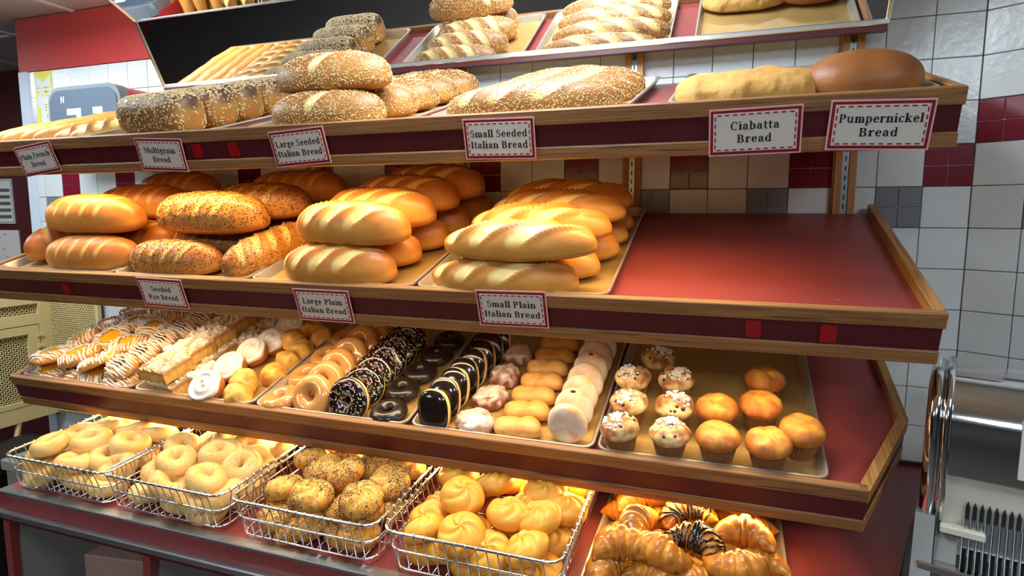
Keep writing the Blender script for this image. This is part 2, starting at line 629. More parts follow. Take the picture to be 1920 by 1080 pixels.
slab('mirror_pane', p0, p1, 0.004, ML, MR_, m_mirror)
slab('mirror_pane', p1, p2, 0.004, ML, MR_, m_mirror)
slab('backing_board', p0, p1, 0.012, ML, MR_, m_band, 0.005)
slab('backing_board', p1, p2, 0.012, ML, MR_, m_band, 0.005)
MB().box(ML - 0.004, MR_ + 0.004, -0.006, 0.014, -0.010, 0.004, 0.002).build('bottom_trim', m_frame, mroot)
MB().box(ML, MR_, -0.002, 0.022, -0.024, -0.010).build('bottom_board', m_band, mroot)
MB().tube([(ML, p1[0], p1[1]), (MR_, p1[0], p1[1])], 0.0035, 6).build('middle_trim', m_frame, mroot)
for sx in (ML, MR_):
    q = MB()
    q.tube([(sx, p0[0], p0[1]), (sx, p1[0], p1[1]), (sx, p2[0], p2[1])], 0.0055, 6)
    q.build('side_trim', m_frame, mroot)
for bx in (-2.015, -1.44, -0.867, -0.295):
    MB().prism([(0.004, -0.004), (0.078, -0.004), (0.078, 0.16), (-0.06, 0.17)], 0, bx - 0.003, bx + 0.003).build('arm', m_black, mroot)

# ------------------------------------------------------------------ lower deck
dk = empty('display_counter', (0, 0, 0))
tag(dk, 'burgundy bakery counter with steel edging and open cabinets under the wire baskets', 'counter')
DX0, DX1 = -2.45, -0.40
zf, zb = 0.7985, 0.7985 + 0.836 * math.tan(radians(5))
def sheet(poly, th, name, mat):
    sl_ = (zb - zf) / 0.836
    n = len(poly)
    v = [(x, y, zf + (y + 0.846) * sl_) for x, y in poly] + [(x, y, zf + (y + 0.846) * sl_ - th) for x, y in poly]
    f = [tuple(range(n)), tuple(range(2 * n - 1, n - 1, -1))] + [(i, i + n, (i + 1) % n + n, (i + 1) % n) for i in range(n)]
    return MB().add(v, f).build(name, mat, dk)


sheet([(DX0, -0.846), (DX1, -0.846), (-0.235, -0.55), (-0.17, -0.35), (-0.03, -0.010), (DX0, -0.010)], 0.03, 'deck', m_lam)
MB().box(DX0, -0.02, -0.012, -0.002, zb, zb + 0.012).build('back_lip', m_band, dk)
m_steelb = M('brushed steel edge', (0.62, 0.63, 0.66), 0.32, 1.0, noise=(20, 0.25), stretch=(1, 30, 30))
MB().box(DX0 - 0.003, DX1, -0.858, -0.826, zf - 0.006, zf + 0.003, 0.002).build('steel_edge', m_steelb, dk)
MB().box(DX0, DX1, -0.854, -0.83, zf - 0.048, zf - 0.006).build('upper_fascia', m_lam, dk)
MB().box(DX0 - 0.003, DX1, -0.872, -0.84, zf - 0.066, zf - 0.048, 0.003).build('steel_ledge', m_steelb, dk)
MB().box(DX0, DX1, -0.850, -0.83, zf - 0.088, zf - 0.066).build('lower_fascia', m_band, dk)
m_grey = M('grey melamine', srgb(150, 146, 140), 0.6, noise=(4, 0.06))
for cx in (-2.45, -1.93, -1.41, -0.89, -0.425):
    MB().box(cx, cx + 0.025, -0.850, -0.83, 0.0, zf - 0.088).build('stile', m_lam, dk)
    MB().box(cx + 0.003, cx + 0.018, -0.83, -0.05, 0.0, zf - 0.066).build('partition', m_grey, dk)
    b = MB().box(cx + 0.060, cx + 0.068, -0.615, -0.60, 0.05, zf - 0.09)
    b.build('shelf_pilaster', m_steel, dk)
MB().box(DX0, DX1, -0.598, -0.585, 0.0, zf - 0.04).build('cabinet_back', m_grey, dk)
MB().box(DX0, DX1, -0.84, -0.05, 0.0, 0.02).build('cabinet_floor', m_grey, dk)

# ------------------------------------------------------------------ sheet pans
def pan_mesh(w, l, hgt=0.022):
    """rectangular sheet pan: floor, flared walls, rolled rim with rounded corners"""
    def ring(hw, hl, r, z, n=5):
        pts = []
        for cx, cy, a0 in ((hw - r, hl - r, 0), (-hw + r, hl - r, 90), (-hw + r, -hl + r, 180), (hw - r, -hl + r, 270)):
            for k in range(n + 1):
                a = radians(a0 + 90 * k / n)
                pts.append((cx + r * cos(a), cy + r * sin(a), z))
        return pts
    hw, hl = w / 2, l / 2
    rings = [ring(hw - 0.016, hl - 0.016, 0.016, 0.0), ring(hw - 0.006, hl - 0.006, 0.02, hgt - 0.002), ring(hw - 0.004, hl - 0.004, 0.021, hgt + 0.001),
             ring(hw, hl, 0.023, hgt + 0.001), ring(hw + 0.001, hl + 0.001, 0.024, hgt - 0.003), ring(hw - 0.003, hl - 0.003, 0.022, hgt - 0.004), ring(hw - 0.015, hl - 0.015, 0.017, -0.0015)]
    n = len(rings[0])
    v = [p for r_ in rings for p in r_]
    f, fm = [tuple(range(n))], [1]
    for i in range(len(rings) - 1):
        for k in range(n):
            f.append((i * n + k, i * n + (k + 1) % n, (i + 1) * n + (k + 1) % n, (i + 1) * n + k))
            fm.append(0)
    f.append(tuple(range(len(v) - 1, len(v) - n - 1, -1)))
    fm.append(0)
    return mdata('sheet_pan', v, f, [m_alu, m_pan], False, None, fm)


def put_pan(s, xa, xb, d0, length, label, yaw=0):
    me = pan_mesh(xb - xa, length)
    o = mobj('sheet_pan', me, None, W(s, (xa + xb) / 2, d0 + length / 2, SURF + 0.0022 if s < 4 else 0.003), R(s, yaw))
    return tag(o, label, 'baking tray', 'aluminium sheet pans on the shelves')


PF = SURF + 0.0025                  # height of a pan floor
put_pan(1, -2.80, -2.335, 0.02, 0.61, 'aluminium sheet pan under the plain French sticks')
put_pan(1, -2.325, -1.86, 0.02, 0.61, 'aluminium sheet pan under the multigrain loaves')
put_pan(1, -1.75, -1.275, 0.02, 0.61, 'aluminium sheet pan under the large seeded Italian loaves')
put_pan(1, -1.235, -0.785, 0.02, 0.61, 'aluminium sheet pan under the small seeded Italian loaves')
put_pan(1, -0.71, -0.25, 0.02, 0.61, 'aluminium sheet pan under the ciabatta and the pumpernickel')
put_pan(2, -2.755, -2.262, 0.02, 0.62, 'aluminium sheet pan under the large rye-style plain loaves')
put_pan(2, -2.252, -1.770, 0.02, 0.62, 'aluminium sheet pan under the poppy-seeded rye loaves')
put_pan(2, -1.760, -1.284, 0.02, 0.62, 'aluminium sheet pan under the large plain Italian loaves')
put_pan(2, -1.274, -0.818, 0.02, 0.62, 'aluminium sheet pan under the small plain Italian loaves')
put_pan(3, -2.688, -2.215, 0.02, 0.61, 'aluminium sheet pan under the iced Danish pastries')
put_pan(3, -2.205, -1.775, 0.02, 0.61, 'aluminium sheet pan under the crumb cakes, iced buns and scones')
put_pan(3, -1.765, -1.305, 0.02, 0.61, 'aluminium sheet pan under the ring doughnuts')
put_pan(3, -1.295, -0.845, 0.02, 0.61, 'aluminium sheet pan under the eclairs, fritters and powdered doughnuts')
put_pan(3, -0.837, -0.383, 0.02, 0.61, 'aluminium sheet pan with muffins, partly empty')
put_pan(4, -0.838, -0.445, 0.06, 0.62, 'aluminium sheet pan heaped with croissants on the counter')

# ------------------------------------------------------------------ food materials
def food(name, rough=0.5, noise=(18, 0.16), bump=(70, 0.35), coat=0.0, rnd=0.10, spec=0.4, spots=None, sss=0.0):
    return M(name, attr=True, rough=rough, noise=noise, bump=bump, coat=coat, rnd=rnd, spec=spec, spots=spots, sss=sss)


m_crust = food('golden crust', 0.42, (14, 0.16), (60, 0.18), rnd=0.08)
m_dcrust = food('dark rye crust', 0.48, (16, 0.30), (50, 0.3), rnd=0.06)
m_flour = food('floury crust', 0.85, (26, 0.18), (48, 0.9))
m_bagel = food('bagel crust', 0.42, (12, 0.08), (60, 0.12), rnd=0.07)
m_cake = food('cake crumb', 0.8, (40, 0.3), (80, 1.0))
m_muff = food('muffin crust', 0.5, (30, 0.25), (55, 0.9))
m_fried = food('fried dough', 0.45, (30, 0.14), (60, 0.2))
m_flaky = food('flaky pastry', 0.32, (16, 0.35), (36, 0.6), coat=0.25)
m_glaze = M('clear sugar glaze', srgb(214, 148, 82), 0.16, coat=0.6, noise=(20, 0.12), bump=(30, 0.08), rnd=0.06)
m_choc = M('dark chocolate icing', srgb(30, 18, 16), 0.16, coat=0.5, bump=(22, 0.15))
m_icing = M('white icing', srgb(240, 228, 212), 0.3, coat=0.2, bump=(30, 0.15), noise=(24, 0.08))
m_powder = food('powdered sugar dough', 0.9, (24, 0.22), (90, 0.35))
m_sesame = M('sesame seeds', srgb(238, 208, 150), 0.5, noise=(900, 0.3, srgb(196, 150, 92)))
m_poppy = M('poppy seeds', srgb(52, 44, 44), 0.5, noise=(900, 0.4, srgb(24, 20, 22)))
m_car = M('caraway seeds', srgb(58, 32, 16), 0.5)
m_oat = M('oat flakes', srgb(234, 208, 160), 0.7, noise=(700, 0.35, srgb(170, 128, 80)))
m_sprk = M('sugar sprinkles', attr=True, rough=0.4)
m_fruit = M('lemon filling', srgb(246, 176, 30), 0.16, coat=0.5)
m_berry = M('dark fruit filling', srgb(66, 24, 36), 0.2, coat=0.5)
m_cup = M('paper muffin cup', srgb(150, 100, 58), 0.6, noise=(30, 0.2))
m_blue = M('blueberry', srgb(44, 34, 62), 0.4)
m_sugar = M('coarse sugar', srgb(240, 236, 228), 0.5)

GOLD = srgb(222, 152, 66)
PALE = srgb(244, 206, 132)
BROWN = srgb(168, 96, 38)


def loaf_mesh(name, L, Wd, H, mat, top=BROWN, side=GOLD, slash=PALE, cuts=(), seed=0, p=2.6, bend=0.0, wob=0.02,
              sweep=1.0, n=110, m=60, tail=0.8, flat=0.36, keep=None, cutw=0.016, ear=0.006):
    """loaf lying along x, base at z=0. cuts: (position along x, lean) of the slashes over the top"""
    v, f, col = [], [], []
    for i in range(n + 1):
        t = -1 + 2 * i / n
        tt = math.copysign(abs(t) ** 0.85, t)
        rr = max(0.0, 1 - abs(tt) ** p) ** (1 / 2.1)
        rr = max(rr, 0.012)
        x = tt * L / 2
        by = bend * (1 - tt * tt)
        for k in range(m):
            a = 2 * pi * k / m
            ca, sa = cos(a), sin(a)
            yy = Wd / 2 * rr * math.copysign(abs(ca) ** 0.92, ca)
            hz = H * (flat + (1 - flat) * sa) if sa > 0 else H * flat * (1 - abs(sa) ** 0.55)
            base = H * flat
            zz = base + (hz - base) * (rr ** tail if sa > 0 else rr ** 0.5)
            nz = fbm(x * 22 + seed * 9.1, yy * 22 + 3, zz * 22) - 0.5
            g = 1 + wob * nz * 2
            yy *= g
            if sa > 0: zz = base + (zz - base) * g
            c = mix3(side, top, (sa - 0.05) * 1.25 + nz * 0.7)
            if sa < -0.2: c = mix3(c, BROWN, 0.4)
            if sa > 0.15:
                for (x0, lean) in cuts:
                    e = ((x - x0) - lean * yy + 0.006 * nz) / sqrt(1 + lean * lean)
                    fade = max(0, min(1, (sa - 0.15) * 2.2)) * sweep
                    wdt = cutw * (0.55 + 0.45 * fade)
                    if abs(e) < wdt * 1.6:
                        q = abs(e) / wdt
                        if q < 1:
                            c = mix3(slash, c, max(0, q - 0.55) * 2.2 + (1 - fade))
                            zz -= 0.0035 * (1 - q * q) * fade * H / 0.1
                        if 0.4 < e / wdt < 1.5:
                            zz += ear * fade * exp(-((e / wdt - 0.98) / 0.28) ** 2)
                            c = mix3(c, mix3(top, BROWN, 0.6), 0.5 * fade * exp(-((e / wdt - 1.1) / 0.2) ** 2))
            v.append((x, yy + by, max(0, zz)))
            col.append(c)
    for i in range(n):
        for k in range(m):
            l = (k + 1) % m
            f.append((i * m + k, i * m + l, (i + 1) * m + l, (i + 1) * m + k))
    f.append(tuple(range(m - 1, -1, -1)))
    f.append(tuple(n * m + k for k in range(m)))
    return mdata(name, v, f, mat, True, col)


def scatter(name, me, count, size, mat, zmin=0.3, rng=None, skip=None, prob=None, lift=0.3):
    """tiny seeds pressed into the upper surface of a mesh, one joined mesh"""
    rng = rng or RNG
    me.update()
    polys = [p for p in me.polygons if len(p.vertices) == 4]
    zs = [v.co.z for v in me.vertices]
    z0, z1 = min(zs), max(zs)
    cand, cum, tot = [], [], 0
    for p in polys:
        hz = (p.center.z - z0) / (z1 - z0)
        if hz < zmin: continue
        if skip and skip(p.center): continue
        w_ = p.area * (prob(p.center, p.normal) if prob else 1)
        tot += w_
        cand.append(p); cum.append(tot)
    import bisect
    v, f = [], []
    for _ in range(count):
        p = cand[min(len(cand) - 1, bisect.bisect(cum, rng.random() * tot))]
        a, b, c, d = (me.vertices[i].co for i in p.vertices)
        s, t = rng.random(), rng.random()
        pt = a.lerp(b, s).lerp(d.lerp(c, s), t)
        nrm = p.normal
        u = nrm.orthogonal().normalized()
        w_ = nrm.cross(u)
        q = rng.random() * 2 * pi
        e1 = u * cos(q) + w_ * sin(q)
        e2 = nrm.cross(e1)
        l, wd, th = (size[0] * rng.uniform(0.8, 1.2), size[1] * rng.uniform(0.8, 1.15), size[2])
        o = pt + nrm * th * lift
        k = len(v)
        v += [o + e1 * l / 2, o + e2 * wd / 2, o - e1 * l / 2, o - e2 * wd / 2, o + nrm * th, o - nrm * th * 0.5]
        f += [(k, k + 1, k + 4), (k + 1, k + 2, k + 4), (k + 2, k + 3, k + 4), (k + 3, k, k + 4), (k + 1, k, k + 5), (k + 2, k + 1, k + 5), (k + 3, k + 2, k + 5), (k, k + 3, k + 5)]
    return mdata(name, v, f, mat, False)


class Kind:
    """a kind of food: variants of meshes, each with its child parts"""
    def __init__(self, name, cat, variants):
        self.name, self.cat, self.variants, self.i = name, cat, variants, 0

    def put(self, loc, rot, label, group, scale=1.0, var=None):
        me, parts = self.variants[(self.i if var is None else var) % len(self.variants)]
        self.i += 1
        o = mobj(self.name, me, None, loc, rot)
        if scale != 1.0: o.scale = (scale,) * 3 if not isinstance(scale, tuple) else scale
        tag(o, label, self.cat, group)
        for pn, pm, knd in parts:
            q = mobj(pn, pm, o)
            if knd: q['kind'] = knd
        return o


# ------------------------------------------------------------------ loaves
rye_top, rye_side = srgb(206, 120, 44), srgb(220, 146, 62)
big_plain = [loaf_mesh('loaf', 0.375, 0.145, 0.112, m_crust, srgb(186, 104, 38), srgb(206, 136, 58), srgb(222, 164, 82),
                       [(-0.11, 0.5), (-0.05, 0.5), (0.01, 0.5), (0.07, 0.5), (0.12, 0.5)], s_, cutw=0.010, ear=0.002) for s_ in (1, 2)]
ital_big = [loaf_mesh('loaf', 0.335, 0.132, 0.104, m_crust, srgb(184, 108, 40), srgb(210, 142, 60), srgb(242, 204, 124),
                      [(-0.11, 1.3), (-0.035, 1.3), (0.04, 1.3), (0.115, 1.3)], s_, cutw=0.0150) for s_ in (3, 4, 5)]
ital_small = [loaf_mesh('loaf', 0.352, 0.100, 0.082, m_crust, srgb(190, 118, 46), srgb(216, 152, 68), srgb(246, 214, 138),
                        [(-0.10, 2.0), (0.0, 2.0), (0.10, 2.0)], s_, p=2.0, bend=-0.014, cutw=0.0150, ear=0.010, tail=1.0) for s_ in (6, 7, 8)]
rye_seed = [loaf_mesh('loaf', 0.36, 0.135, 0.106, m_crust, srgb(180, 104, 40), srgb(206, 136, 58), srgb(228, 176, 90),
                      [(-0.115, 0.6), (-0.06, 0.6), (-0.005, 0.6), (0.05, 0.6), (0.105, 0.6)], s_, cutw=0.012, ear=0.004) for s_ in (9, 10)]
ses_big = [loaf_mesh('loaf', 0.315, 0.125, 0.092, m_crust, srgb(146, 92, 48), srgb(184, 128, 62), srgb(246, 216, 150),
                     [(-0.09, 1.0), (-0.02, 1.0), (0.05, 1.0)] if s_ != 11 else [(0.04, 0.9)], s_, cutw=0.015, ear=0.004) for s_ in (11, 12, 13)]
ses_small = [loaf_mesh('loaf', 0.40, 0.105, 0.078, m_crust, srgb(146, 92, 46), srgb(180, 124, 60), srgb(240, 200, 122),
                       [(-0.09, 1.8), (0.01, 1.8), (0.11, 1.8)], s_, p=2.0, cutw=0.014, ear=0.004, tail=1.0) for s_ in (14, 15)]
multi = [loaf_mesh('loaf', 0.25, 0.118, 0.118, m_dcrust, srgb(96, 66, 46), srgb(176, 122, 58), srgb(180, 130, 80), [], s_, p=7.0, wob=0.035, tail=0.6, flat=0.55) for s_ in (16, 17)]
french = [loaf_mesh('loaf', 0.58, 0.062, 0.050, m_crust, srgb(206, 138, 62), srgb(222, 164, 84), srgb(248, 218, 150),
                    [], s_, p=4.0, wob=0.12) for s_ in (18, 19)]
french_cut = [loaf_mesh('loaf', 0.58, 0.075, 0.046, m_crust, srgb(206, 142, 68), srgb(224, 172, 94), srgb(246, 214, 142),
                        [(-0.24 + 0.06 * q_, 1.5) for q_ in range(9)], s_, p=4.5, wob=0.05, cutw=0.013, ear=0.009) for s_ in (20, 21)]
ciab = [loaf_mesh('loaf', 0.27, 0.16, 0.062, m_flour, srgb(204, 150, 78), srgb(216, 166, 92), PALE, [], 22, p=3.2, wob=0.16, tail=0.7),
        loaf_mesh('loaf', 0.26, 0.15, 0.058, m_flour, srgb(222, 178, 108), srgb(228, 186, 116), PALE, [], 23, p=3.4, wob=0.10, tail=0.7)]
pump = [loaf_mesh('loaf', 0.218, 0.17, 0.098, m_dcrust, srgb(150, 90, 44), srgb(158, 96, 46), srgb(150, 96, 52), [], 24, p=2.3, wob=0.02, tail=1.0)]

sr = random.Random(3)
K_big = Kind('plain_loaf', 'bread', [(me, []) for me in big_plain])
K_ital = Kind('italian_loaf', 'bread', [(me, []) for me in ital_big])
K_sital = Kind('italian_loaf', 'bread', [(me, []) for me in ital_small])
K_rye = Kind('rye_loaf', 'bread', [(me, [('seeds', scatter('seeds', me, 2700, (0.0050, 0.0018, 0.0010), m_car, 0.22, sr), 'stuff')]) for me in rye_seed])
K_ses = Kind('sesame_loaf', 'bread', [(me, [('sesame_seeds', scatter('sesame_seeds', me, 2300, (0.0042, 0.0027, 0.0012), m_sesame, 0.18, sr), 'stuff')]) for me in ses_big])
K_sses = Kind('sesame_loaf', 'bread', [(me, [('sesame_seeds', scatter('sesame_seeds', me, 2500, (0.0042, 0.0027, 0.0012), m_sesame, 0.18, sr), 'stuff')]) for me in ses_small])
K_multi = Kind('multigrain_loaf', 'bread', [(me, [('oat_flakes', scatter('oat_flakes', me, 1700, (0.0085, 0.0046, 0.0014), m_oat, 0.12, sr, prob=lambda c_, n_: max(0.22, n_.z) * (0.3 if abs(c_.x) > 0.118 else 1)), 'stuff')]) for me in multi])
K_fr = Kind('french_stick', 'bread', [(me, []) for me in french])
K_frc = Kind('french_stick', 'bread', [(me, []) for me in french_cut])
K_ciab = Kind('ciabatta_loaf', 'bread', [(me, []) for me in ciab])
K_pump = Kind('pumpernickel_loaf', 'bread', [(me, []) for me in pump])


def lay(K, s, x, d, h, yaw, label, group, pitch=0, roll=0, scale=1.0, var=None):
    return K.put(W(s, x, d, h), R(s, yaw, pitch, roll), label, group, scale, var)


# top shelf
for i, x in enumerate((-2.765, -2.69, -2.615, -2.545)):
    lay(K_fr, 1, x, 0.325, PF, 90 + (2, -1, 1, -2)[i], 'long smooth plain French stick, %s from the shelf end rail' % ORD[i], 'plain French sticks')
for i, x in enumerate((-2.468, -2.392)):
    lay(K_frc, 1, x, 0.325, PF, 90 + (1, -1)[i], ('leafy-cut French stick beside the smooth French sticks', 'leafy-cut French stick right beside the multigrain loaves')[i], 'cut French sticks')
for i in range(5):
    lay(K_multi, 1, -2.085 + 0.004 * (i % 2), 0.085 + 0.119 * i, PF, (0, 1, -1, 1, 0)[i], 'oat-topped dark multigrain pan loaf, %s from the front rail' % ORD[i], 'multigrain loaves')
for i in range(5):
    lay(K_ses, 1, -1.535 + (0, .03, .03, .03, .05)[i], 0.075 + 0.125 * i, PF, (1, -2, -3, 1, -2)[i],
        'large sesame Italian loaf lying on its pan, %s from the front rail' % ORD[i], 'large seeded Italian loaves', var=(0, 1, 2, 1, 2)[i])
lay(K_ses, 1, -1.535, 0.125, PF + 0.078, -3, 'large sesame Italian loaf stacked on top of the front seeded loaves', 'large seeded Italian loaves', pitch=-4, var=0, scale=1.05)
for i in range(4):
    lay(K_sses, 1, -1.005 + (0, .01, .015, .0)[i], 0.075 + 0.118 * i, PF, (4, 3, 2, 4)[i], 'slender slashed sesame Italian loaf, %s from the front rail' % ORD[i] , 'small seeded Italian loaves')
lay(K_ciab, 1, -0.565, 0.10, PF, 2, 'flat floury pale ciabatta loaf beside the pumpernickel', 'ciabatta loaves', var=0, scale=(1.02, 1.0, 1.08))
lay(K_pump, 1, -0.362, 0.105, PF, 0, 'smooth dark brown oval pumpernickel loaf', 'pumpernickel loaves', scale=(0.93, 0.93, 0.88))

# middle shelf
g = 'large plain loaves on the middle shelf'
lay(K_big, 2, -2.675, 0.27, PF, 84, 'brown loaf lying front to back at the end rail of the pan', g)
lay(K_big, 2, -2.41, 0.095, PF, 2, 'smooth golden loaf at the bottom front of the large plain stack', g, scale=0.93)
lay(K_big, 2, -2.40, 0.245, PF, -2, 'smooth golden loaf second in the bottom row of the large plain stack', g, scale=0.93)
lay(K_big, 2, -2.40, 0.40, PF, 1, 'golden loaf third in the bottom row of the large plain stack', g, scale=0.93)
lay(K_big, 2, -2.40, 0.55, PF, 0, 'golden loaf last in the bottom row of the large plain stack', g, scale=0.93)
lay(K_big, 2, -2.445, 0.165, PF + 0.092, -2, 'golden loaf on top of the large plain stack with a rough torn crust', g, pitch=-6, scale=1.05)
lay(K_big, 2, -2.41, 0.32, PF + 0.092, 3, 'golden loaf second on top of the large plain stack', g, scale=0.95)
lay(K_big, 2, -2.43, 0.49, PF + 0.092, -1, 'shaded golden loaf at the back top of the large plain stack', g, scale=0.95)
g = 'poppy-seeded rye loaves'
lay(K_rye, 2, -2.075, 0.09, PF, 0, 'dark-seeded rye loaf at the bottom front above the rye sign', g, scale=0.9)
lay(K_rye, 2, -1.812, 0.19, PF, 80, 'seeded rye loaf lying front to back beside the large Italian pan', g, scale=0.92)
lay(K_rye, 2, -2.06, 0.235, PF, 0, 'seeded rye loaf second in the bottom rye row', g, scale=0.9)
lay(K_rye, 2, -2.06, 0.375, PF, 0, 'seeded rye loaf third in the bottom rye row', g, scale=0.9)
lay(K_rye, 2, -2.0, 0.185, PF + 0.090, -2, 'bright seeded rye loaf on top of the rye stack', g, pitch=-5, scale=1.1)
lay(K_rye, 2, -1.94, 0.32, PF + 0.090, 2, 'seeded rye loaf second on top of the rye stack', g, scale=1.0)
lay(K_big, 2, -1.93, 0.50, PF + 0.085, 3, 'plain brown loaf at the back behind the seeded rye stack', 'large plain loaves on the middle shelf', scale=0.95)
lay(K_big, 2, -1.95, 0.53, PF, 0, 'plain brown loaf under another behind the seeded rye', 'large plain loaves on the middle shelf', scale=0.9)
g = 'large plain Italian loaves'
for i, (xr, d) in enumerate(((-1.354, .075), (-1.345, .19), (-1.32, .315), (-1.30, .44), (-1.275, .56))):
    lay(K_ital, 2, xr - 0.160, d, PF, (0, 3, 2, 1, 2)[i], 'large plain Italian loaf in the bottom row, %s from the front rail' % ORD[i], g, scale=0.96)
for i, (xr, d) in enumerate(((-1.322, .125), (-1.315, .255), (-1.305, .39), (-1.275, .51))):
    lay(K_ital, 2, xr - 0.165, d, PF + 0.088, (-4, -3, -3, -2)[i], 'slashed large plain Italian loaf in the upper row, %s from the front rail' % ORD[i], g, pitch=-4)
g = 'small plain Italian loaves'
for i, (xr, d) in enumerate(((-0.885, .065), (-0.855, .16), (-0.83, .265), (-0.825, .37), (-0.825, .47))):
    lay(K_sital, 2, xr - 0.184, d, PF, (-1, -2, 2, 1, 0)[i], 'slender plain Italian loaf in the bottom row, %s from the front rail' % ORD[i], g, scale=1.02)
for i, (xr, d) in enumerate(((-0.85, .085), (-0.838, .21), (-0.825, .33), (-0.825, .43))):
    lay(K_sital, 2, xr - 0.180, d, PF + 0.076, (2, -3, -2, 0)[i], 'slashed slender plain Italian loaf in the upper row, %s from the front rail' % ORD[i], g, pitch=-3, scale=1.02)

# ------------------------------------------------------------------ surfaces of revolution and height fields
def dome_mesh(name, prof, mat, colf, n=36, disp=None, twist=None):
    """prof: [(r, z)] from the bottom centre to the top centre; disp(x,y,z,a,i)->(radial factor, dz)"""
    v, f, col = [], [], []
    m = len(prof)
    for i, (r, z) in enumerate(prof):
        for k in range(n):
            a = 2 * pi * k / n
            x, y, zz = r * cos(a), r * sin(a), z
            if disp:
                s_, dz = disp(x, y, z, a, i / (m - 1))
                x, y, zz = x * s_, y * s_, z + dz
            v.append((x, y, zz))
            col.append(colf(x, y, zz, a, i / (m - 1)))
    for i in range(m - 1):
        for k in range(n):
            l = (k + 1) % n
            f.append((i * n + k, i * n + l, (i + 1) * n + l, (i + 1) * n + k))
    f.append(tuple(range(n - 1, -1, -1)))
    f.append(tuple((m - 1) * n + k for k in range(n)))
    return mdata(name, v, f, mat, True, col)


def torus_mesh(name, R0, r, mat, colf, n=36, m=16, sq=1.0, zflat=1.0, a0=0.0, a1=2 * pi, grow=0.0, wob=0.0, seed=0):
    """ring about z; section angle from a0 to a1 (0 = outside, 90 degrees = top)"""
    v, f, col = [], [], []
    full = (a1 - a0) > 6.28
    mm = m if full else m + 1
    for i in range(n):
        u = 2 * pi * i / n
        for k in range(mm):
            q = a0 + (a1 - a0) * k / m
            w_ = 1 + wob * (fbm(cos(u) * 2 + seed, sin(u) * 2, q) - 0.5) * 2
            rr = (r + grow) * w_
            x = (R0 + rr * cos(q) * sq)
            z = rr * sin(q) * zflat
            v.append((x * cos(u), x * sin(u), z))
            col.append(colf(u, q))
    for i in range(n):
        j = (i + 1) % n
        for k in range(m if full else m):
            l = (k + 1) % mm
            f.append((i * mm + k, j * mm + k, j * mm + l, i * mm + l))
    return mdata(name, v, f, mat, True, col)


# ---- ring doughnuts
def dough(u, q):
    return mix3(srgb(228, 160, 78), srgb(246, 206, 136), max(0, 1 - abs(sin(q)) * 2.4))


ring_me = torus_mesh('doughnut', 0.0300, 0.0190, m_fried, dough, zflat=0.9, wob=0.05)
glaz_me = torus_mesh('glaze', 0.0300, 0.0190, m_glaze, dough, zflat=0.9, a0=-0.35, a1=pi + 0.5, grow=0.0010, wob=0.05)
chic_me = torus_mesh('chocolate_icing', 0.0300, 0.0190, m_choc, dough, zflat=0.9, a0=0.30, a1=pi + 0.15, grow=0.0014, wob=0.05)
chfl_me = torus_mesh('chocolate_icing', 0.0300, 0.0190, M('soft chocolate icing', srgb(34, 22, 20), 0.30, coat=0.15, bump=(26, 0.2)), dough, zflat=0.9, a0=-0.2, a1=pi + 0.35, grow=0.0012, wob=0.05, seed=4)
cring_me = torus_mesh('doughnut', 0.0300, 0.0190, m_fried, lambda u, q: srgb(52, 30, 22), zflat=0.9, wob=0.05, seed=4)
pal = [srgb(250, 244, 236), srgb(240, 120, 150), srgb(250, 200, 70), srgb(240, 130, 60), srgb(120, 190, 210), srgb(160, 200, 110), srgb(250, 190, 200)]
sp = MB()
pr_ = random.Random(21)
for _ in range(210):
    u = pr_.random() * 2 * pi
    q = pr_.uniform(0.55, pi - 0.05)
    rr = 0.0208
    x = 0.0300 + rr * cos(q)
    c0 = Vector((x * cos(u), x * sin(u), rr * sin(q) * 0.9))
    nrm = Vector((cos(q) * cos(u), cos(q) * sin(u), sin(q)))
    t = nrm.orthogonal().normalized()
    t = Matrix.Rotation(pr_.random() * 6.28, 3, nrm) @ t
    sp.tube([c0 - t * 0.0023, c0 + t * 0.0023], 0.0008, 4, c=pr_.choice(pal))
sprk_me = mdata('sprinkles', sp.v, sp.f, m_sprk, False, sp.c)
K_glz = Kind('glazed_doughnut', 'doughnut', [(ring_me, [('glaze', glaz_me, None)])])
K_spr = Kind('sprinkle_doughnut', 'doughnut', [(ring_me, [('chocolate_icing', chic_me, None), ('sprinkles', sprk_me, 'stuff')])])
K_cho = Kind('chocolate_doughnut', 'doughnut', [(cring_me, [('chocolate_icing', chfl_me, None)])])
DH = 0.017
g = 'glazed ring doughnuts'
for i, (x, d) in enumerate(((-1.708, .062), (-1.708, .178), (-1.71, .285), (-1.712, .395))):
    lay(K_glz, 3, x, d, PF + DH, 40 * i, 'glazed ring doughnut lying flat, %s from the front rail' % ORD[i], 'flat glazed doughnuts', scale=1.08, roll=-6)
for i, (x, d) in enumerate(((-1.60, .062), (-1.607, .130), (-1.615, .200), (-1.62, .270), (-1.622, .340), (-1.622, .405))):
    lay(K_glz, 3, x, d, PF + 0.040, 0, 'leaning glazed ring doughnut, %s from the front rail' % ORD[i], 'leaning glazed doughnuts', pitch=52 if i == 0 else 46, scale=1.16)
for i, (x, d) in enumerate(((-1.486, .060), (-1.480, .122), (-1.484, .188), (-1.484, .252), (-1.483, .316), (-1.482, .380))):
    lay(K_spr, 3, x, d, PF + 0.042, 15 if i else 0, 'chocolate doughnut with rainbow sprinkles, %s from the front rail' % ORD[i], 'sprinkled doughnuts', pitch=62 if i == 0 else 46, scale=1.18)
for i, (x, d) in enumerate(((-1.375, .062), (-1.39, .160), (-1.382, .250), (-1.376, .345), (-1.375, .438))):
    lay(K_cho, 3, x, d, PF + DH, 30 * i, 'glossy chocolate ring doughnut lying flat, %s from the front rail' % ORD[i], 'chocolate ring doughnuts', scale=0.96)


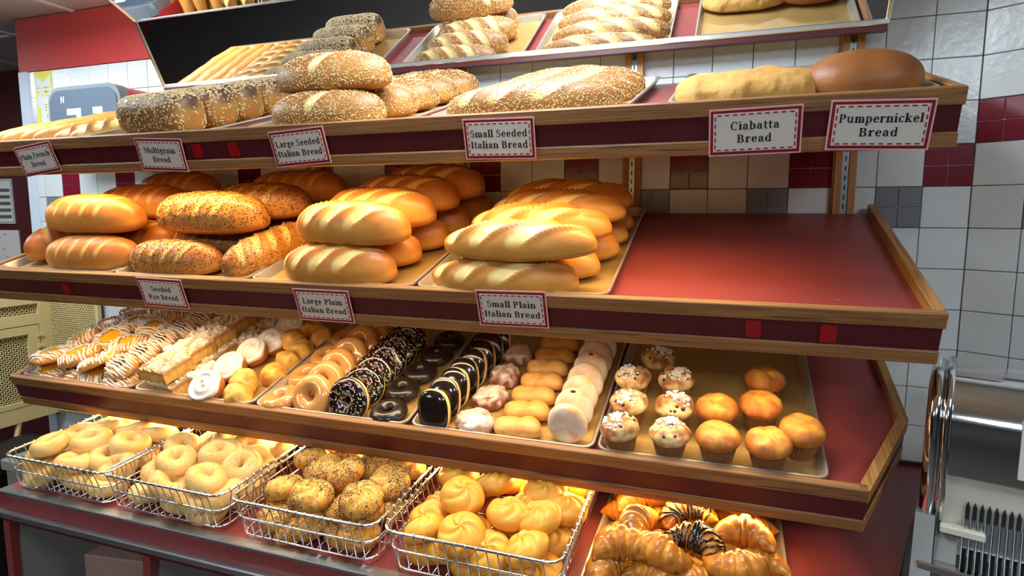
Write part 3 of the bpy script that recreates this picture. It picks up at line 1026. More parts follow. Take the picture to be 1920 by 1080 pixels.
# ---- oval buns: chocolate eclairs and powdered doughnuts
def bun_mesh(name, L, Wd, H, mat, colf, n=32, prof=None, pw=2.6, grow=0.0, zlo=-1, wob=0.03, seed=0):
    """flat pillow, long axis y, thickness z, centred"""
    v, f, col = [], [], []
    rows = 13
    for i in range(rows):
        q = -pi / 2 + pi * i / (rows - 1)
        if sin(q) < zlo: q = math.asin(zlo) + 0.0
        s_ = max(0.02, cos(q) ** 0.6)
        z = (H / 2 + grow) * math.copysign(abs(sin(q)) ** 0.9, sin(q))
        for k in range(n):
            a = 2 * pi * k / n
            ca, sa = cos(a), sin(a)
            e = 2 / pw
            w_ = 1 + wob * (fbm(ca * 2 + seed, sa * 2, q) - 0.5) * 2
            x = (Wd / 2 + grow) * math.copysign(abs(ca) ** e, ca) * s_ * w_
            y = (L / 2 + grow) * math.copysign(abs(sa) ** e, sa) * s_ * w_
            v.append((x, y, z))
            col.append(colf(x, y, z))
    for i in range(rows - 1):
        for k in range(n):
            l = (k + 1) % n
            f.append((i * n + k, i * n + l, (i + 1) * n + l, (i + 1) * n + k))
    f.append(tuple(range(n - 1, -1, -1)))
    f.append(tuple((rows - 1) * n + k for k in range(n)))
    return mdata(name, v, f, mat, True, col)


def bandcol(x, y, z):
    return mix3(srgb(250, 216, 140), srgb(230, 160, 70), abs(z) / 0.016)


ecl = bun_mesh('eclair', 0.098, 0.076, 0.038, m_fried, bandcol)
ecl_i = bun_mesh('chocolate_icing', 0.098, 0.076, 0.038, m_choc, bandcol, grow=0.0012, zlo=0.35)
K_ecl = Kind('chocolate_eclair', 'eclair', [(ecl, [('chocolate_icing', ecl_i, None)])])
for i in range(8):
    lay(K_ecl, 3, -1.240 + 0.005 * i, 0.055 + 0.050 * i, PF + 0.045, (0, 6, -4, 8, -6, 4, 10, 0)[i], 'chocolate-topped eclair leaning in its row, %s from the front rail' % ORD[i], 'chocolate eclairs', pitch=72 if i == 0 else 60, scale=1.08)
pw_me = bun_mesh('powdered_doughnut', 0.096, 0.092, 0.032, m_powder, lambda x, y, z: mix3(mix3(srgb(224, 204, 180), srgb(214, 150, 88), fbm(x * 45, y * 45, z * 45 + 5) * 2.6 - 1.05), srgb(240, 204, 132), 0.8 - abs(z) / 0.006), pw=2.1)
jam_me = MB()
jam_me.add([(cos(k * pi / 3) * 0.007, 0.040 + sin(k * pi / 3) * 0.004, 0.0125) for k in range(6)] + [(0, 0.042, 0.0165)], [(k, (k + 1) % 6, 6) for k in range(6)])
jam = mdata('jam_spot', jam_me.v, jam_me.f, m_berry, True)
K_pow = Kind('powdered_doughnut', 'doughnut', [(pw_me, []), (pw_me, [('jam_spot', jam, None)]), (pw_me, [])])
for i in range(7):
    lay(K_pow, 3, -0.912 + 0.001 * i, 0.068 + 0.058 * i, PF + 0.043, (0, 8, -6, 5, -3, 8, 0, 4)[i], 'powdered jam doughnut leaning in its row, %s from the front rail' % ORD[i], 'powdered jam doughnuts', pitch=80 if i == 0 else 56)

# ---- plain twisted doughnuts: two lobes pressed together
def twist_mesh(seed):
    v, f, col = [], [], []
    n, m = 36, 18
    for i in range(n + 1):
        t = -1 + 2 * i / n
        rr = max(0.03, (1 - abs(t) ** 3.2)) ** 0.5 * (1 - 0.16 * exp(-(t / 0.16) ** 2))
        off = 0.006 * sin(t * pi)
        for k in range(m):
            a = 2 * pi * k / m
            sa, ca = sin(a), cos(a)
            gr = 0.0035 * exp(-((ca - 0.9 * t) / 0.16) ** 2) * (1 if sa > 0 else 0)
            z = 0.018 + (0.021 * sa * rr if sa > 0 else 0.018 * sa * rr ** 0.5) - gr
            v.append((t * 0.052, 0.029 * ca * rr + off, max(0, z)))
            nz = fbm(t * 4 + seed, ca * 3, sa * 3)
            col.append(mix3(srgb(240, 184, 104), srgb(222, 150, 70), nz * 1.2 - 0.1))
    for i in range(n):
        for k in range(m):
            l = (k + 1) % m
            f.append((i * m + k, i * m + l, (i + 1) * m + l, (i + 1) * m + k))
    f.append(tuple(range(m - 1, -1, -1)))
    f.append(tuple(n * m + k for k in range(m)))
    return mdata('twist', v, f, m_fried, True, col)


K_tw = Kind('twist_doughnut', 'doughnut', [(twist_mesh(s_), []) for s_ in (1, 5)])
for i in range(7):
    lay(K_tw, 3, -1.032 + (0.003 if i % 2 else 0), 0.062 + 0.066 * i, PF, (-6, -4, -8, -5, -6, -3, -5)[i], 'plain golden twisted doughnut, %s from the front rail' % ORD[i], 'plain twisted doughnuts', scale=1.12)


# ---- lumps: fritters, scones, crumb
def lump_mesh(name, rx, ry, H, mat, colf, seed, amp=0.22, freq=3.0, n=34, rows=15, pw=0.55):
    v, f, col = [], [], []
    for i in range(rows):
        q = (pi / 2) * i / (rows - 1)
        s_ = max(0.015, cos(q) ** pw) if i else 0.86
        z0 = H * sin(q) ** 0.9 if i else 0.0
        for k in range(n):
            a = 2 * pi * k / n
            nz = fbm(cos(a) * freq * s_ + seed * 5.3, sin(a) * freq * s_ + 2, z0 / H * freq * 0.6) - 0.5
            w_ = 1 + amp * nz * 1.6
            x, y = rx * cos(a) * s_ * w_, ry * sin(a) * s_ * w_
            z = z0 * (1 + amp * nz * 1.3)
            v.append((x, y, z))
            col.append(colf(x, y, z / H, nz))
    for i in range(rows - 1):
        for k in range(n):
            l = (k + 1) % n
            f.append((i * n + k, i * n + l, (i + 1) * n + l, (i + 1) * n + k))
    f.append(tuple(range(n - 1, -1, -1)))
    f.append(tuple((rows - 1) * n + k for k in range(n)))
    return mdata(name, v, f, mat, True, col)


m_frit = food('glazed fritter', 0.2, (60, 0.25), (34, 0.9), coat=0.5)
frit = [lump_mesh('fritter', 0.048, 0.042, 0.036, m_frit, lambda x, y, z, q: mix3(srgb(150, 84, 56), srgb(232, 204, 186), z * 1.3 + q * 2.2 - 0.35), s_, 0.30, 3.6) for s_ in (1, 2, 3)]
K_frit = Kind('apple_fritter', 'fritter', [(me, []) for me in frit])
for i, (x, d) in enumerate(((-1.142, .066), (-1.142, .172), (-1.138, .278), (-1.138, .388))):
    lay(K_frit, 3, x, d, PF, 50 * i, 'lumpy white-glazed apple fritter, %s from the front rail' % ORD[i], 'apple fritters', scale=1.05)

scone = [lump_mesh('scone', 0.040, 0.040, 0.050, m_muff, lambda x, y, z, q: mix3(srgb(216, 142, 54), srgb(246, 194, 92), 0.55 + q * 2.0), s_, 0.20, 2.4) for s_ in (4, 5, 6)]
K_sc = Kind('golden_scone', 'scone', [(me, []) for me in scone])
for i, (x, d, h, pt) in enumerate(((-1.845, .055, 0, 20), (-1.868, .100, 0.02, 35), (-1.812, .165, 0, 0), (-1.818, .235, 0.0, 0), (-1.815, .30, 0, 10), (-1.868, .330, 0.02, 0), (-1.810, .395, 0, 0), (-1.87, .43, 0, 0))):
    lay(K_sc, 3, x, d, PF + h, 60 * i, 'lumpy golden fruit scone in the pan beside the glazed doughnuts', 'golden scones', pitch=pt)


# ---- iced cinnamon rolls
def roll_disp(x, y, z, a, t):
    r = sqrt(x * x + y * y)
    ph = r / 0.042 * 2 * pi * 1.8 - a
    return 1.0, (0.0035 * sin(ph) if t > 0.5 else 0)


prof = [(0.0005, 0), (0.040, 0.0), (0.045, 0.012), (0.045, 0.030)] + [(0.045 - 0.0445 * i / 14, 0.036 + 0.004 * sin(i / 14 * pi / 2)) for i in range(1, 15)]
roll_me = dome_mesh('roll', prof, m_fried, lambda x, y, z, a, t: mix3(srgb(196, 104, 44), srgb(226, 150, 76), t), 40, roll_disp)
iprof = [(0.0445, 0.024), (0.0465, 0.030)] + [(0.046 - 0.0455 * i / 14, 0.0395 + 0.004 * sin(i / 14 * pi / 2)) for i in range(0, 15)]


def ice_disp(x, y, z, a, t):
    s_, dz = roll_disp(x, y, z, a, 1)
    return s_, (dz + 0.0008 if t > 0.12 else 0.006 * sin(a * 5) * 0.8)


ice_me = dome_mesh('icing', iprof, m_icing, lambda x, y, z, a, t: (1, 1, 1), 40, ice_disp)
K_roll = Kind('iced_cinnamon_roll', 'cinnamon roll', [(roll_me, [('icing', ice_me, None)])])
for i, (x, d, pt) in enumerate(((-1.945, .062, 40), (-1.955, .165, 34), (-1.95, .255, 30), (-1.93, .325, 20), (-1.935, .425, 20))):
    lay(K_roll, 3, x, d, PF + 0.018, 30 * i, 'white iced cinnamon roll, %s from the front rail' % ORD[i], 'iced cinnamon rolls', pitch=0)
    bpy.context.view_layer.objects.active = None
for o in [q for q in COL.objects if q.name.startswith('iced_cinnamon_roll')]:
    o.rotation_euler = R(3, 0, 32)


# ---- crumb cake squares
def crumb_mesh(seed):
    v, f, col = [], [], []
    n = 22
    hx, hy, H = 0.050, 0.046, 0.040
    def P(i, j):
        return (-hx + 2 * hx * i / n, -hy + 2 * hy * j / n)
    for j in range(n + 1):
        for i in range(n + 1):
            x, y = P(i, j)
            nz = fbm(x * 90 + seed * 7, y * 90, 1.0)
            v.append((x, y, H + (nz - 0.5) * 0.030))
            col.append(mix3(srgb(206, 154, 86), srgb(242, 230, 208), nz * 3.0 - 0.85))
    for j in range(n):
        for i in range(n):
            f.append((j * (n + 1) + i, j * (n + 1) + i + 1, (j + 1) * (n + 1) + i + 1, (j + 1) * (n + 1) + i))
    edge = [j for j in range(n + 1)] + [k * (n + 1) + n for k in range(1, n + 1)] + [n * (n + 1) + i for i in range(n - 1, -1, -1)] + [k * (n + 1) for k in range(n - 1, 0, -1)]
    rings = [edge]
    for lv, (zz, cc) in enumerate(((0.030, srgb(196, 140, 70)), (0.022, srgb(236, 190, 104)), (0.0, srgb(226, 172, 86)))):
        k0 = len(v)
        for e in edge:
            x, y, _ = v[e]
            nz = fbm(x * 80 + seed, y * 80, lv + 3) - 0.5
            v.append((x * (1 + nz * 0.05), y * (1 + nz * 0.05), zz + (nz * 0.006 if zz else 0)))
            col.append(mix3(cc, srgb(170, 112, 50), nz * 1.2 + 0.2))
        rings.append(list(range(k0, k0 + len(edge))))
    for a_, b_ in zip(rings, rings[1:]):
        for i in range(len(a_)):
            j = (i + 1) % len(a_)
            f.append((a_[i], b_[i], b_[j], a_[j]))
    f.append(tuple(reversed(rings[-1])))
    return mdata('crumb_cake', v, f, m_cake, False, col)


K_crumb = Kind('crumb_cake_square', 'crumb cake', [(crumb_mesh(s_), []) for s_ in (1, 2, 3)])
for i in range(5):
    lay(K_crumb, 3, -2.098 - 0.004 * i, 0.072 + 0.096 * i, PF, -4, 'sugar-dusted crumb cake square in the lower row, %s from the front rail' % ORD[i], 'lower crumb cake squares')
    if i < 4:
        lay(K_crumb, 3, -2.118 - 0.006 * i, 0.080 + 0.096 * i, PF + 0.044, -5, 'sugar-dusted crumb cake square in the upper row, %s from the front rail' % ORD[i], 'upper crumb cake squares', scale=1.06)
lay(K_crumb, 3, -2.01, 0.13, PF, 8, 'sugar-dusted crumb cake square beside the front iced roll', 'loose crumb cake squares')
lay(K_crumb, 3, -2.02, 0.33, PF + 0.0, -8, 'sugar-dusted crumb cake square beside the back iced rolls', 'loose crumb cake squares')
lay(K_crumb, 3, -2.03, 0.44, PF + 0.0, 5, 'sugar-dusted crumb cake square at the back of the crumb pan', 'loose crumb cake squares')


# ---- Danish pastries with drizzle
def danish_parts(rx, ry, H, seed, fill, nd, lean=0.5, gap=0.26):
    def hgt(x, y):
        r = sqrt((x / rx) ** 2 + (y / ry) ** 2)
        if r >= 1: return 0.0
        rim = H * (1 - r ** 5) ** 0.5
        return rim * (1 - 0.35 * exp(-(r / 0.42) ** 2)) + 0.002 * sin(8 * math.atan2(y, x) + r * 7)
    v, f, col = [], [], []
    n, rows = 36, 14
    for i in range(rows):
        s_ = max(0.01, 1 - (i / (rows - 1)) ** 1.2)
        for k in range(n):
            a = 2 * pi * k / n
            x, y = rx * cos(a) * s_, ry * sin(a) * s_
            z = hgt(x * 0.999, y * 0.999) if i else 0.004
            v.append((x, y, z))
            nz = fbm(x * 50 + seed * 3, y * 50, z * 50)
            col.append(mix3(srgb(190, 106, 44), srgb(238, 178, 92), nz * 1.1 + (0.1 if i > 4 else -0.1)))
    for i in range(rows - 1):
        for k in range(n):
            l = (k + 1) % n
            f.append((i * n + k, i * n + l, (i + 1) * n + l, (i + 1) * n + k))
    f.append(tuple(range(n - 1, -1, -1)))
    f.append(tuple((rows - 1) * n + k for k in range(n)))
    body = mdata('danish', v, f, m_flaky, True, col)
    parts = []
    # filling
    fv, ff = [(0, 0, hgt(0, 0) + 0.006)], []
    for k in range(20):
        a = 2 * pi * k / 20
        x, y = rx * 0.44 * cos(a), ry * 0.44 * sin(a)
        fv.append((x, y, hgt(x, y) + 0.0005))
    for k in range(20): ff.append((0, 1 + k, 1 + (k + 1) % 20))
    parts.append(('filling', mdata('filling', fv, ff, fill, True), None))
    # drizzle lines draped over the pastry
    b = MB()
    dr = random.Random(seed)
    for q in range(nd):
        y0 = -ry * 0.92 + 2 * ry * 0.92 * (q + 0.5) / nd + dr.uniform(-0.002, 0.002)
        pts = []
        ph = dr.random() * 6
        for k in range(25):
            x = -rx * 1.0 + 2 * rx * k / 24
            y = y0 + lean * x * 0.35 + 0.002 * sin(k * 0.48 + ph)
            r = (x / rx) ** 2 + (y / ry) ** 2
            if r > 0.985 or r < gap * 0.75:
                if len(pts) > 2: b.tube(pts, dr.uniform(0.0020, 0.0034), 5)
                pts = []
                continue
            pts.append((x, y, hgt(x, y) + 0.0012 + (0.0045 if r < 0.26 else 0)))
        if len(pts) > 2: b.tube(pts, dr.uniform(0.0020, 0.0034), 5)
    parts.append(('icing_drizzle', mdata('icing_drizzle', b.v, b.f, m_icing, True), 'stuff'))
    return (body, parts)


K_dan = Kind('lemon_danish', 'danish pastry', [danish_parts(0.056, 0.066, 0.030, 31 + s_, m_fruit, 12) for s_ in range(3)])
K_str = Kind('fruit_strudel', 'danish pastry', [danish_parts(0.070, 0.048, 0.034, 41 + s_, m_berry, 10, 0.2, 0.0) for s_ in range(2)])
dl = random.Random(5)
for r_ in range(5):
    for c_ in range(3):
        for lv in range(2):
            x = -2.622 + 0.108 * c_ + (0.012 if r_ % 2 else 0) - 0.012 * lv
            d = 0.082 + 0.108 * r_ + 0.02 * (c_ % 2)
            lay(K_dan, 3, x + dl.uniform(-.008, .008), d + 0.012 * lv, PF + 0.032 * lv + (0.0 if lv == 0 else 0.006), dl.uniform(-80, 10),
                'oval Danish with yellow filling and white drizzle, in the top layer of its pan' if lv else 'oval Danish with yellow filling and white drizzle, under other Danishes', 'upper lemon Danishes' if lv else 'lower lemon Danishes', pitch=dl.uniform(-14, 18) + 4, roll=dl.uniform(-14, 14))
for i in range(6):
    lay(K_str, 3, -2.300 + 0.006 * (i % 2), 0.062 + 0.078 * i, PF + 0.002, -18, 'white-striped fruit pastry in the lower row, %s from the front rail' % ORD[i], 'lower striped fruit pastries', pitch=14)
    lay(K_str, 3, -2.305 + 0.004 * (i % 2), 0.085 + 0.078 * i, PF + 0.036, -22, 'white-striped fruit pastry in the upper row, %s from the front rail' % ORD[i], 'upper striped fruit pastries', pitch=18)
lay(K_str, 3, -2.52, 0.52, PF + 0.075, 10, 'drizzled brown pastry perched on the back of the Danish heap', 'upper striped fruit pastries', pitch=6)


# ---- muffins
def muffin_parts(seed, blue):
    rr = random.Random(seed)
    n = 40
    cv, cf = [], []
    for i, (r, z) in enumerate(((0.0265, 0.0), (0.0365, 0.047))):
        for k in range(n * 2):
            a = pi * k / n
            q = r * (1 + (0.035 if k % 2 else -0.02))
            cv.append((q * cos(a), q * sin(a), z))
    N2 = n * 2
    for k in range(N2):
        cf.append((k, (k + 1) % N2, N2 + (k + 1) % N2, N2 + k))
    cf.append(tuple(range(N2 - 1, -1, -1)))
    cup = mdata('paper_cup', cv, cf, m_cup, False)
    prof = [(0.0335, 0.041), (0.0390, 0.0445), (0.0420, 0.049), (0.0428, 0.0535)] + [(0.0425 * max(0.0, cos(q * pi / 2 / 11)) ** 0.80 + 0.0002, 0.0535 + 0.025 * sin(q * pi / 2 / 11)) for q in range(1, 12)]
    def disp(x, y, z, a, t):
        nz = fbm(x * 55 + seed * 3.3, y * 55, z * 55) - 0.5
        crk = exp(-((x * cos(seed) + y * sin(seed) + nz * 0.02) / 0.004) ** 2) if t > 0.75 else 0
        am = 0.30 if blue else 0.12
        return 1 + am * nz * (0.6 if t > 0.15 else 0.2), (nz * (0.012 if blue else 0.008) - crk * 0.005 if t > 0.15 else 0)
    if blue:
        cfun = lambda x, y, z, a, t: mix3(srgb(150, 88, 46), srgb(240, 202, 140), fbm(x * 60 + seed, y * 60, z * 60) * 2.6 - 0.75)
    else:
        cfun = lambda x, y, z, a, t: mix3(srgb(186, 104, 40), srgb(246, 178, 70), t * 1.1 - 0.30 + (fbm(x * 70, y * 70, seed) - 0.5) * 1.4)
    top = dome_mesh('muffin', prof, m_muff, cfun, n, disp)
    parts = [('paper_cup', cup, None)]
    if blue:
        for _ in range(9):
            b = MB()
            a, r = rr.random() * 6.28, 0.036 * sqrt(rr.random())
            z = 0.0535 + 0.025 * sqrt(max(0, 1 - (r / 0.0445) ** 2)) - 0.001
            c0 = Vector((r * cos(a), r * sin(a), z))
            R0 = rr.uniform(0.003, 0.0055)
            b.tube([c0 + Vector((0, 0, R0 * zz)) for zz in (-0.9, -0.3, 0.3, 0.75)], [R0 * 0.5, R0, R0 * 0.95, R0 * 0.4], 7)
            parts.append(('blueberry', mdata('blueberry', b.v, b.f, m_blue, True), None))
        b = MB()
        for _ in range(70):
            a, r = rr.gauss(seed, 1.0), 0.034 * rr.random()
            z = 0.0535 + 0.025 * sqrt(max(0, 1 - (r / 0.0445) ** 2)) + 0.0015
            s_ = rr.uniform(0.0012, 0.0032)
            b.box(r * cos(a) - s_, r * cos(a) + s_, r * sin(a) - s_, r * sin(a) + s_, z - s_, z + s_ * 0.7)
        parts.append(('sugar_crystals', mdata('sugar_crystals', b.v, b.f, m_sugar, False), 'stuff'))
    return (top, parts)


K_bm = Kind('blueberry_muffin', 'muffin', [muffin_parts(s_, True) for s_ in (1, 2, 3)])
K_gm = Kind('golden_muffin', 'muffin', [muffin_parts(s_, False) for s_ in (4, 5, 6)])
for i, (x, d) in enumerate(((-.745, .362), (-.791, .265), (-.689, .270), (-.787, .158), (-.687, .165), (-.788, .060), (-.687, .060))):
    lay(K_bm, 3, x, d, PF, 70 * i, 'sugared blueberry muffin in a brown paper cup', 'blueberry muffins', roll=(3, -3, 2, 0, 4, -4, 2)[i])
for i, (x, d) in enumerate(((-.492, .300), (-.503, .192), (-.428, .118), (-.490, .062), (-.594, .165), (-.589, .060))):
    lay(K_gm, 3, x, d, PF, 55 * i, 'plain golden corn muffin in a paper cup', 'plain golden muffins', scale=1.06, roll=(2, 0, -4, 3, 0, -3)[i])

# ------------------------------------------------------------------ wire baskets on the counter
BW, BD, BH = 0.385, 0.52, 0.100


def rrect(hw, d0, d1, r, z, n=4):
    pts = []
    for cx, cy, a0 in ((hw - r, d1 - r, 0), (-hw + r, d1 - r, 90), (-hw + r, d0 + r, 180), (hw - r, d0 + r, 270)):
        for k in range(n + 1):
            a = radians(a0 + 90 * k / n)
            pts.append((cx + r * cos(a), cy + r * sin(a), z))
    return pts


rim_me = mdata('rim_wire', *(lambda b: (b.v, b.f))(MB().tube(rrect(BW / 2, 0, BD, 0.03, BH), 0.0034, 8, True)), m_wire, True)
mid_me = mdata('middle_wire', *(lambda b: (b.v, b.f))(MB().tube(rrect(BW / 2 - 0.008, 0.006, BD - 0.006, 0.03, BH * 0.56), 0.0024, 6, True)), m_wire, True)
low_me = mdata('lower_wire', *(lambda b: (b.v, b.f))(MB().tube(rrect(BW / 2 - 0.016, 0.012, BD - 0.012, 0.03, 0.010), 0.0024, 6, True)), m_wire, True)
b = MB()
for k in range(1, 12):
    x = -BW / 2 + 0.016 + (BW - 0.032) * k / 12
    b.tube([(x, 0.014, 0.006), (x, BD - 0.014, 0.006)], 0.0016, 5)
for k in range(1, 6):
    y = BD * k / 6
    b.tube([(-BW / 2 + 0.016, y, 0.004), (BW / 2 - 0.016, y, 0.004)], 0.0016, 5)
floor_me = mdata('floor_wires', b.v, b.f, m_wire, True)


def upright(in0):
    """one wire hooked over the rim and running down to the floor of the basket; outside is -y"""
    pts = [(0, 0.0035, BH - 0.004), (0, 0.002, BH + 0.004), (0, -0.003, BH + 0.0046), (0, -0.0052, BH), (0, -0.001, BH - 0.012), (0, 0.006, BH * 0.56), (0, 0.0125, 0.012), (0, 0.020, 0.006)]
    b = MB().tube(pts, 0.0016, 5)
    return mdata('upright_wire', b.v, b.f, m_wire, True)


up_me = upright(0)
basket_names = ['plain bagels', 'sesame bagels', 'poppy seed rolls', 'golden kaiser rolls']
BXC = (-2.235, -1.865, -1.455, -1.050)
for bi in range(4):
    e = empty('wire_basket', W(4, BXC[bi], 0.005, 0.004), R(4))
    tag(e, 'chromed wire basket filled with ' + basket_names[bi], 'wire basket', 'wire baskets on the counter')
    for nm, me in (('rim_wire', rim_me), ('middle_wire', mid_me), ('lower_wire', low_me)):
        mobj(nm, me, e)
    mobj('floor_wires', floor_me, e)['kind'] = 'stuff'
    for k in range(15):
        x = -BW / 2 + 0.032 + (BW - 0.064) * k / 14
        mobj('upright_wire', up_me, e, (x, 0, 0))
    for k in range(19):
        y = 0.034 + (BD - 0.068) * k / 18
        mobj('upright_wire', up_me, e, (-BW / 2, y, 0), (0, 0, -pi / 2))
        mobj('upright_wire', up_me, e, (BW / 2, y, 0), (0, 0, pi / 2))

# ---- bagels
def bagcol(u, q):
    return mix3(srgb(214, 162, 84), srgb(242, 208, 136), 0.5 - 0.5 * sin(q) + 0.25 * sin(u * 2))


bagel = [torus_mesh('bagel', 0.029, 0.0235, m_bagel, bagcol, 40, 18, sq=1.0, zflat=0.98, wob=0.10, seed=s_) for s_ in (1, 2, 3)]


def seeds_ring(me, cnt, size, mat, zmin, nm, sd):
    return scatter(nm, me, cnt, size, mat, zmin, random.Random(sd))


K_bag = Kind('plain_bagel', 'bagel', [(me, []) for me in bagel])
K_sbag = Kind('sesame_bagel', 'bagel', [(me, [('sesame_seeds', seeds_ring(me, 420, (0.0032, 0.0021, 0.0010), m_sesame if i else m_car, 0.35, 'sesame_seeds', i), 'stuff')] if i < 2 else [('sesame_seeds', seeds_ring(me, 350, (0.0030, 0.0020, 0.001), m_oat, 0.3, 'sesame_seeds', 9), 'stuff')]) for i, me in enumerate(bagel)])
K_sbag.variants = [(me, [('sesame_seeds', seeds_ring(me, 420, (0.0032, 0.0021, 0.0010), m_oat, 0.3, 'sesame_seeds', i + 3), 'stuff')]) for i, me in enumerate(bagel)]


# ---- kaiser rolls with a five-armed spiral fold
def kaiser_mesh(seed, base, hi):
    prof = [(0.030, 0.0), (0.044, 0.004), (0.0515, 0.014), (0.053, 0.022)] + [(0.052 * max(0.0, cos(q * pi / 2 / 13)) ** 0.8 + 0.0003, 0.022 + 0.030 * sin(q * pi / 2 / 13)) for q in range(1, 14)]
    def disp(x, y, z, a, t):
        r = sqrt(x * x + y * y) / 0.052
        ph = (a * 5 / (2 * pi) + r * 1.1 + seed * 0.3) % 1.0
        gro = exp(-(min(ph, 1 - ph) / 0.10) ** 2) * max(0, min(1, (t - 0.2) * 3)) * (1 - r * 0.5)
        lob = (0.5 + 0.5 * cos(2 * pi * (ph - 0.5))) * 0.004 * (1 - t * 0.3) if t > 0.15 else 0
        nz = fbm(x * 25 + seed, y * 25, z * 25) - 0.5
        return 1 + 0.08 * nz, lob - 0.006 * gro + nz * 0.004
    return dome_mesh('roll', prof, m_crust, lambda x, y, z, a, t: mix3(base, hi, t * 0.9 + 0.3 * (fbm(x * 30, y * 30, seed) - 0.5)), 60, disp)


kais = [kaiser_mesh(s_, srgb(220, 146, 48), srgb(240, 174, 60)) for s_ in (1, 2, 3)]
K_kai = Kind('kaiser_roll', 'bread roll', [(me, []) for me in kais])
kpop = [kaiser_mesh(s_, srgb(206, 140, 54), srgb(228, 164, 68)) for s_ in (4, 5)]
K_pop = Kind('poppy_seed_roll', 'bread roll', [(me, [('poppy_seeds', scatter('poppy_seeds', me, 1200, (0.0029, 0.0021, 0.0010), m_poppy, 0.2, random.Random(8), prob=lambda c_, n_: 0.25 + 1.4 * (fbm(c_.x * 40, c_.y * 40, 2) > 0.46)), 'stuff')]) for me in kpop])

B1 = [(-2.335, 0.075, 0.115), (-2.245, 0.125, 0.115), (-2.309, 0.209, 0.105), (-2.205, 0.225, 0.105), (-2.14, 0.158, 0.105), (-2.226, 0.060, 0.085), (-2.318, 0.055, 0.050), (-2.375, 0.075, 0.055), (-2.17, 0.110, 0.080), (-2.116, 0.092, 0.065), (-2.135, 0.248, 0.09), (-2.335, 0.150, 0.05), (-2.225, 0.065, 0.035), (-2.365, 0.065, 0.030), (-2.12, 0.065, 0.035), (-2.255, 0.17, 0.05), (-2.15, 0.19, 0.05), (-2.30, 0.31, 0.09), (-2.19, 0.32, 0.09), (-2.385, 0.19, 0.085), (-2.38, 0.28, 0.08), (-2.28, 0.09, 0.04), (-2.17, 0.10, 0.04)]
B2 = [(-1.905, 0.100, 0.115), (-1.825, 0.165, 0.115), (-1.745, 0.150, 0.095), (-1.785, 0.080, 0.095), (-1.885, 0.060, 0.075), (-1.800, 0.060, 0.060), (-1.735, 0.075, 0.060), (-1.745, 0.21, 0.08), (-1.80, 0.24, 0.1), (-1.88, 0.26, 0.1), (-1.740, 0.285, 0.1), (-1.97, 0.070, 0.035), (-1.86, 0.065, 0.030), (-1.775, 0.065, 0.030), (-1.735, 0.14, 0.04), (-1.97, 0.17, 0.06), (-1.96, 0.26, 0.085), (-1.90, 0.17, 0.06), (-1.98, 0.115, 0.065), (-1.995, 0.20, 0.095), (-1.93, 0.34, 0.09), (-1.81, 0.33, 0.09), (-1.92, 0.10, 0.035)]
B3 = [(-1.575, 0.215, 0.10), (-1.515, 0.190, 0.095), (-1.432, 0.178, 0.105), (-1.339, 0.199, 0.085), (-1.333, 0.265, 0.09), (-1.468, 0.072, 0.100), (-1.340, 0.085, 0.105), (-1.575, 0.110, 0.075), (-1.57, 0.075, 0.030), (-1.399, 0.100, 0.060), (-1.460, 0.075, 0.030), (-1.350, 0.072, 0.030), (-1.55, 0.16, 0.04), (-1.45, 0.18, 0.05), (-1.34, 0.17, 0.04), (-1.41, 0.26, 0.09), (-1.50, 0.28, 0.09), (-1.58, 0.30, 0.09), (-1.52, 0.115, 0.05), (-1.40, 0.075, 0.010), (-1.51, 0.070, 0.005), (-1.345, 0.11, 0.055)]
B4 = [(-1.125, 0.150, 0.115), (-1.180, 0.256, 0.095), (-1.074, 0.235, 0.10), (-1.01, 0.134, 0.095), (-0.930, 0.135, 0.100), (-0.959, 0.255, 0.10), (-0.905, 0.22, 0.075), (-1.185, 0.120, 0.065), (-1.170, 0.070, 0.065), (-1.085, 0.068, 0.080), (-1.025, 0.070, 0.055), (-0.935, 0.070, 0.075), (-1.18, 0.075, 0.008), (-1.08, 0.070, 0.008), (-0.975, 0.075, 0.008), (-0.915, 0.090, 0.008), (-1.07, 0.32, 0.09), (-1.12, 0.17, 0.02), (-1.0, 0.18, 0.02), (-1.19, 0.19, 0.05), (-1.13, 0.075, 0.03), (-0.92, 0.32, 0.09), (-1.03, 0.065, 0.005), (-0.915, 0.165, 0.03), (-0.91, 0.27, 0.05), (-0.99, 0.30, 0.06), (-0.99, 0.20, 0.07)]
br = random.Random(12)
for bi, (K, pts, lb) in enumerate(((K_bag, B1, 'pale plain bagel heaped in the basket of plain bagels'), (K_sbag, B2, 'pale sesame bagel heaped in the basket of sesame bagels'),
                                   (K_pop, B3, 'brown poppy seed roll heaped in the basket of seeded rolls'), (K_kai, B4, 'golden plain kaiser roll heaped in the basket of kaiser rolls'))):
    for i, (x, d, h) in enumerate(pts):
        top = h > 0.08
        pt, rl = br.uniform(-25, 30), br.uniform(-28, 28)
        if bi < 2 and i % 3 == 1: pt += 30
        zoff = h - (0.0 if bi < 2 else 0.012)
        lay(K, 4, x, d, zoff, br.uniform(0, 360), lb + (', on top' if top else ', underneath'), basket_names[bi] + (' on top' if top else ' underneath'), pitch=pt, roll=rl, scale=(0.98 if bi < 2 else 0.94) * br.uniform(0.95, 1.04))


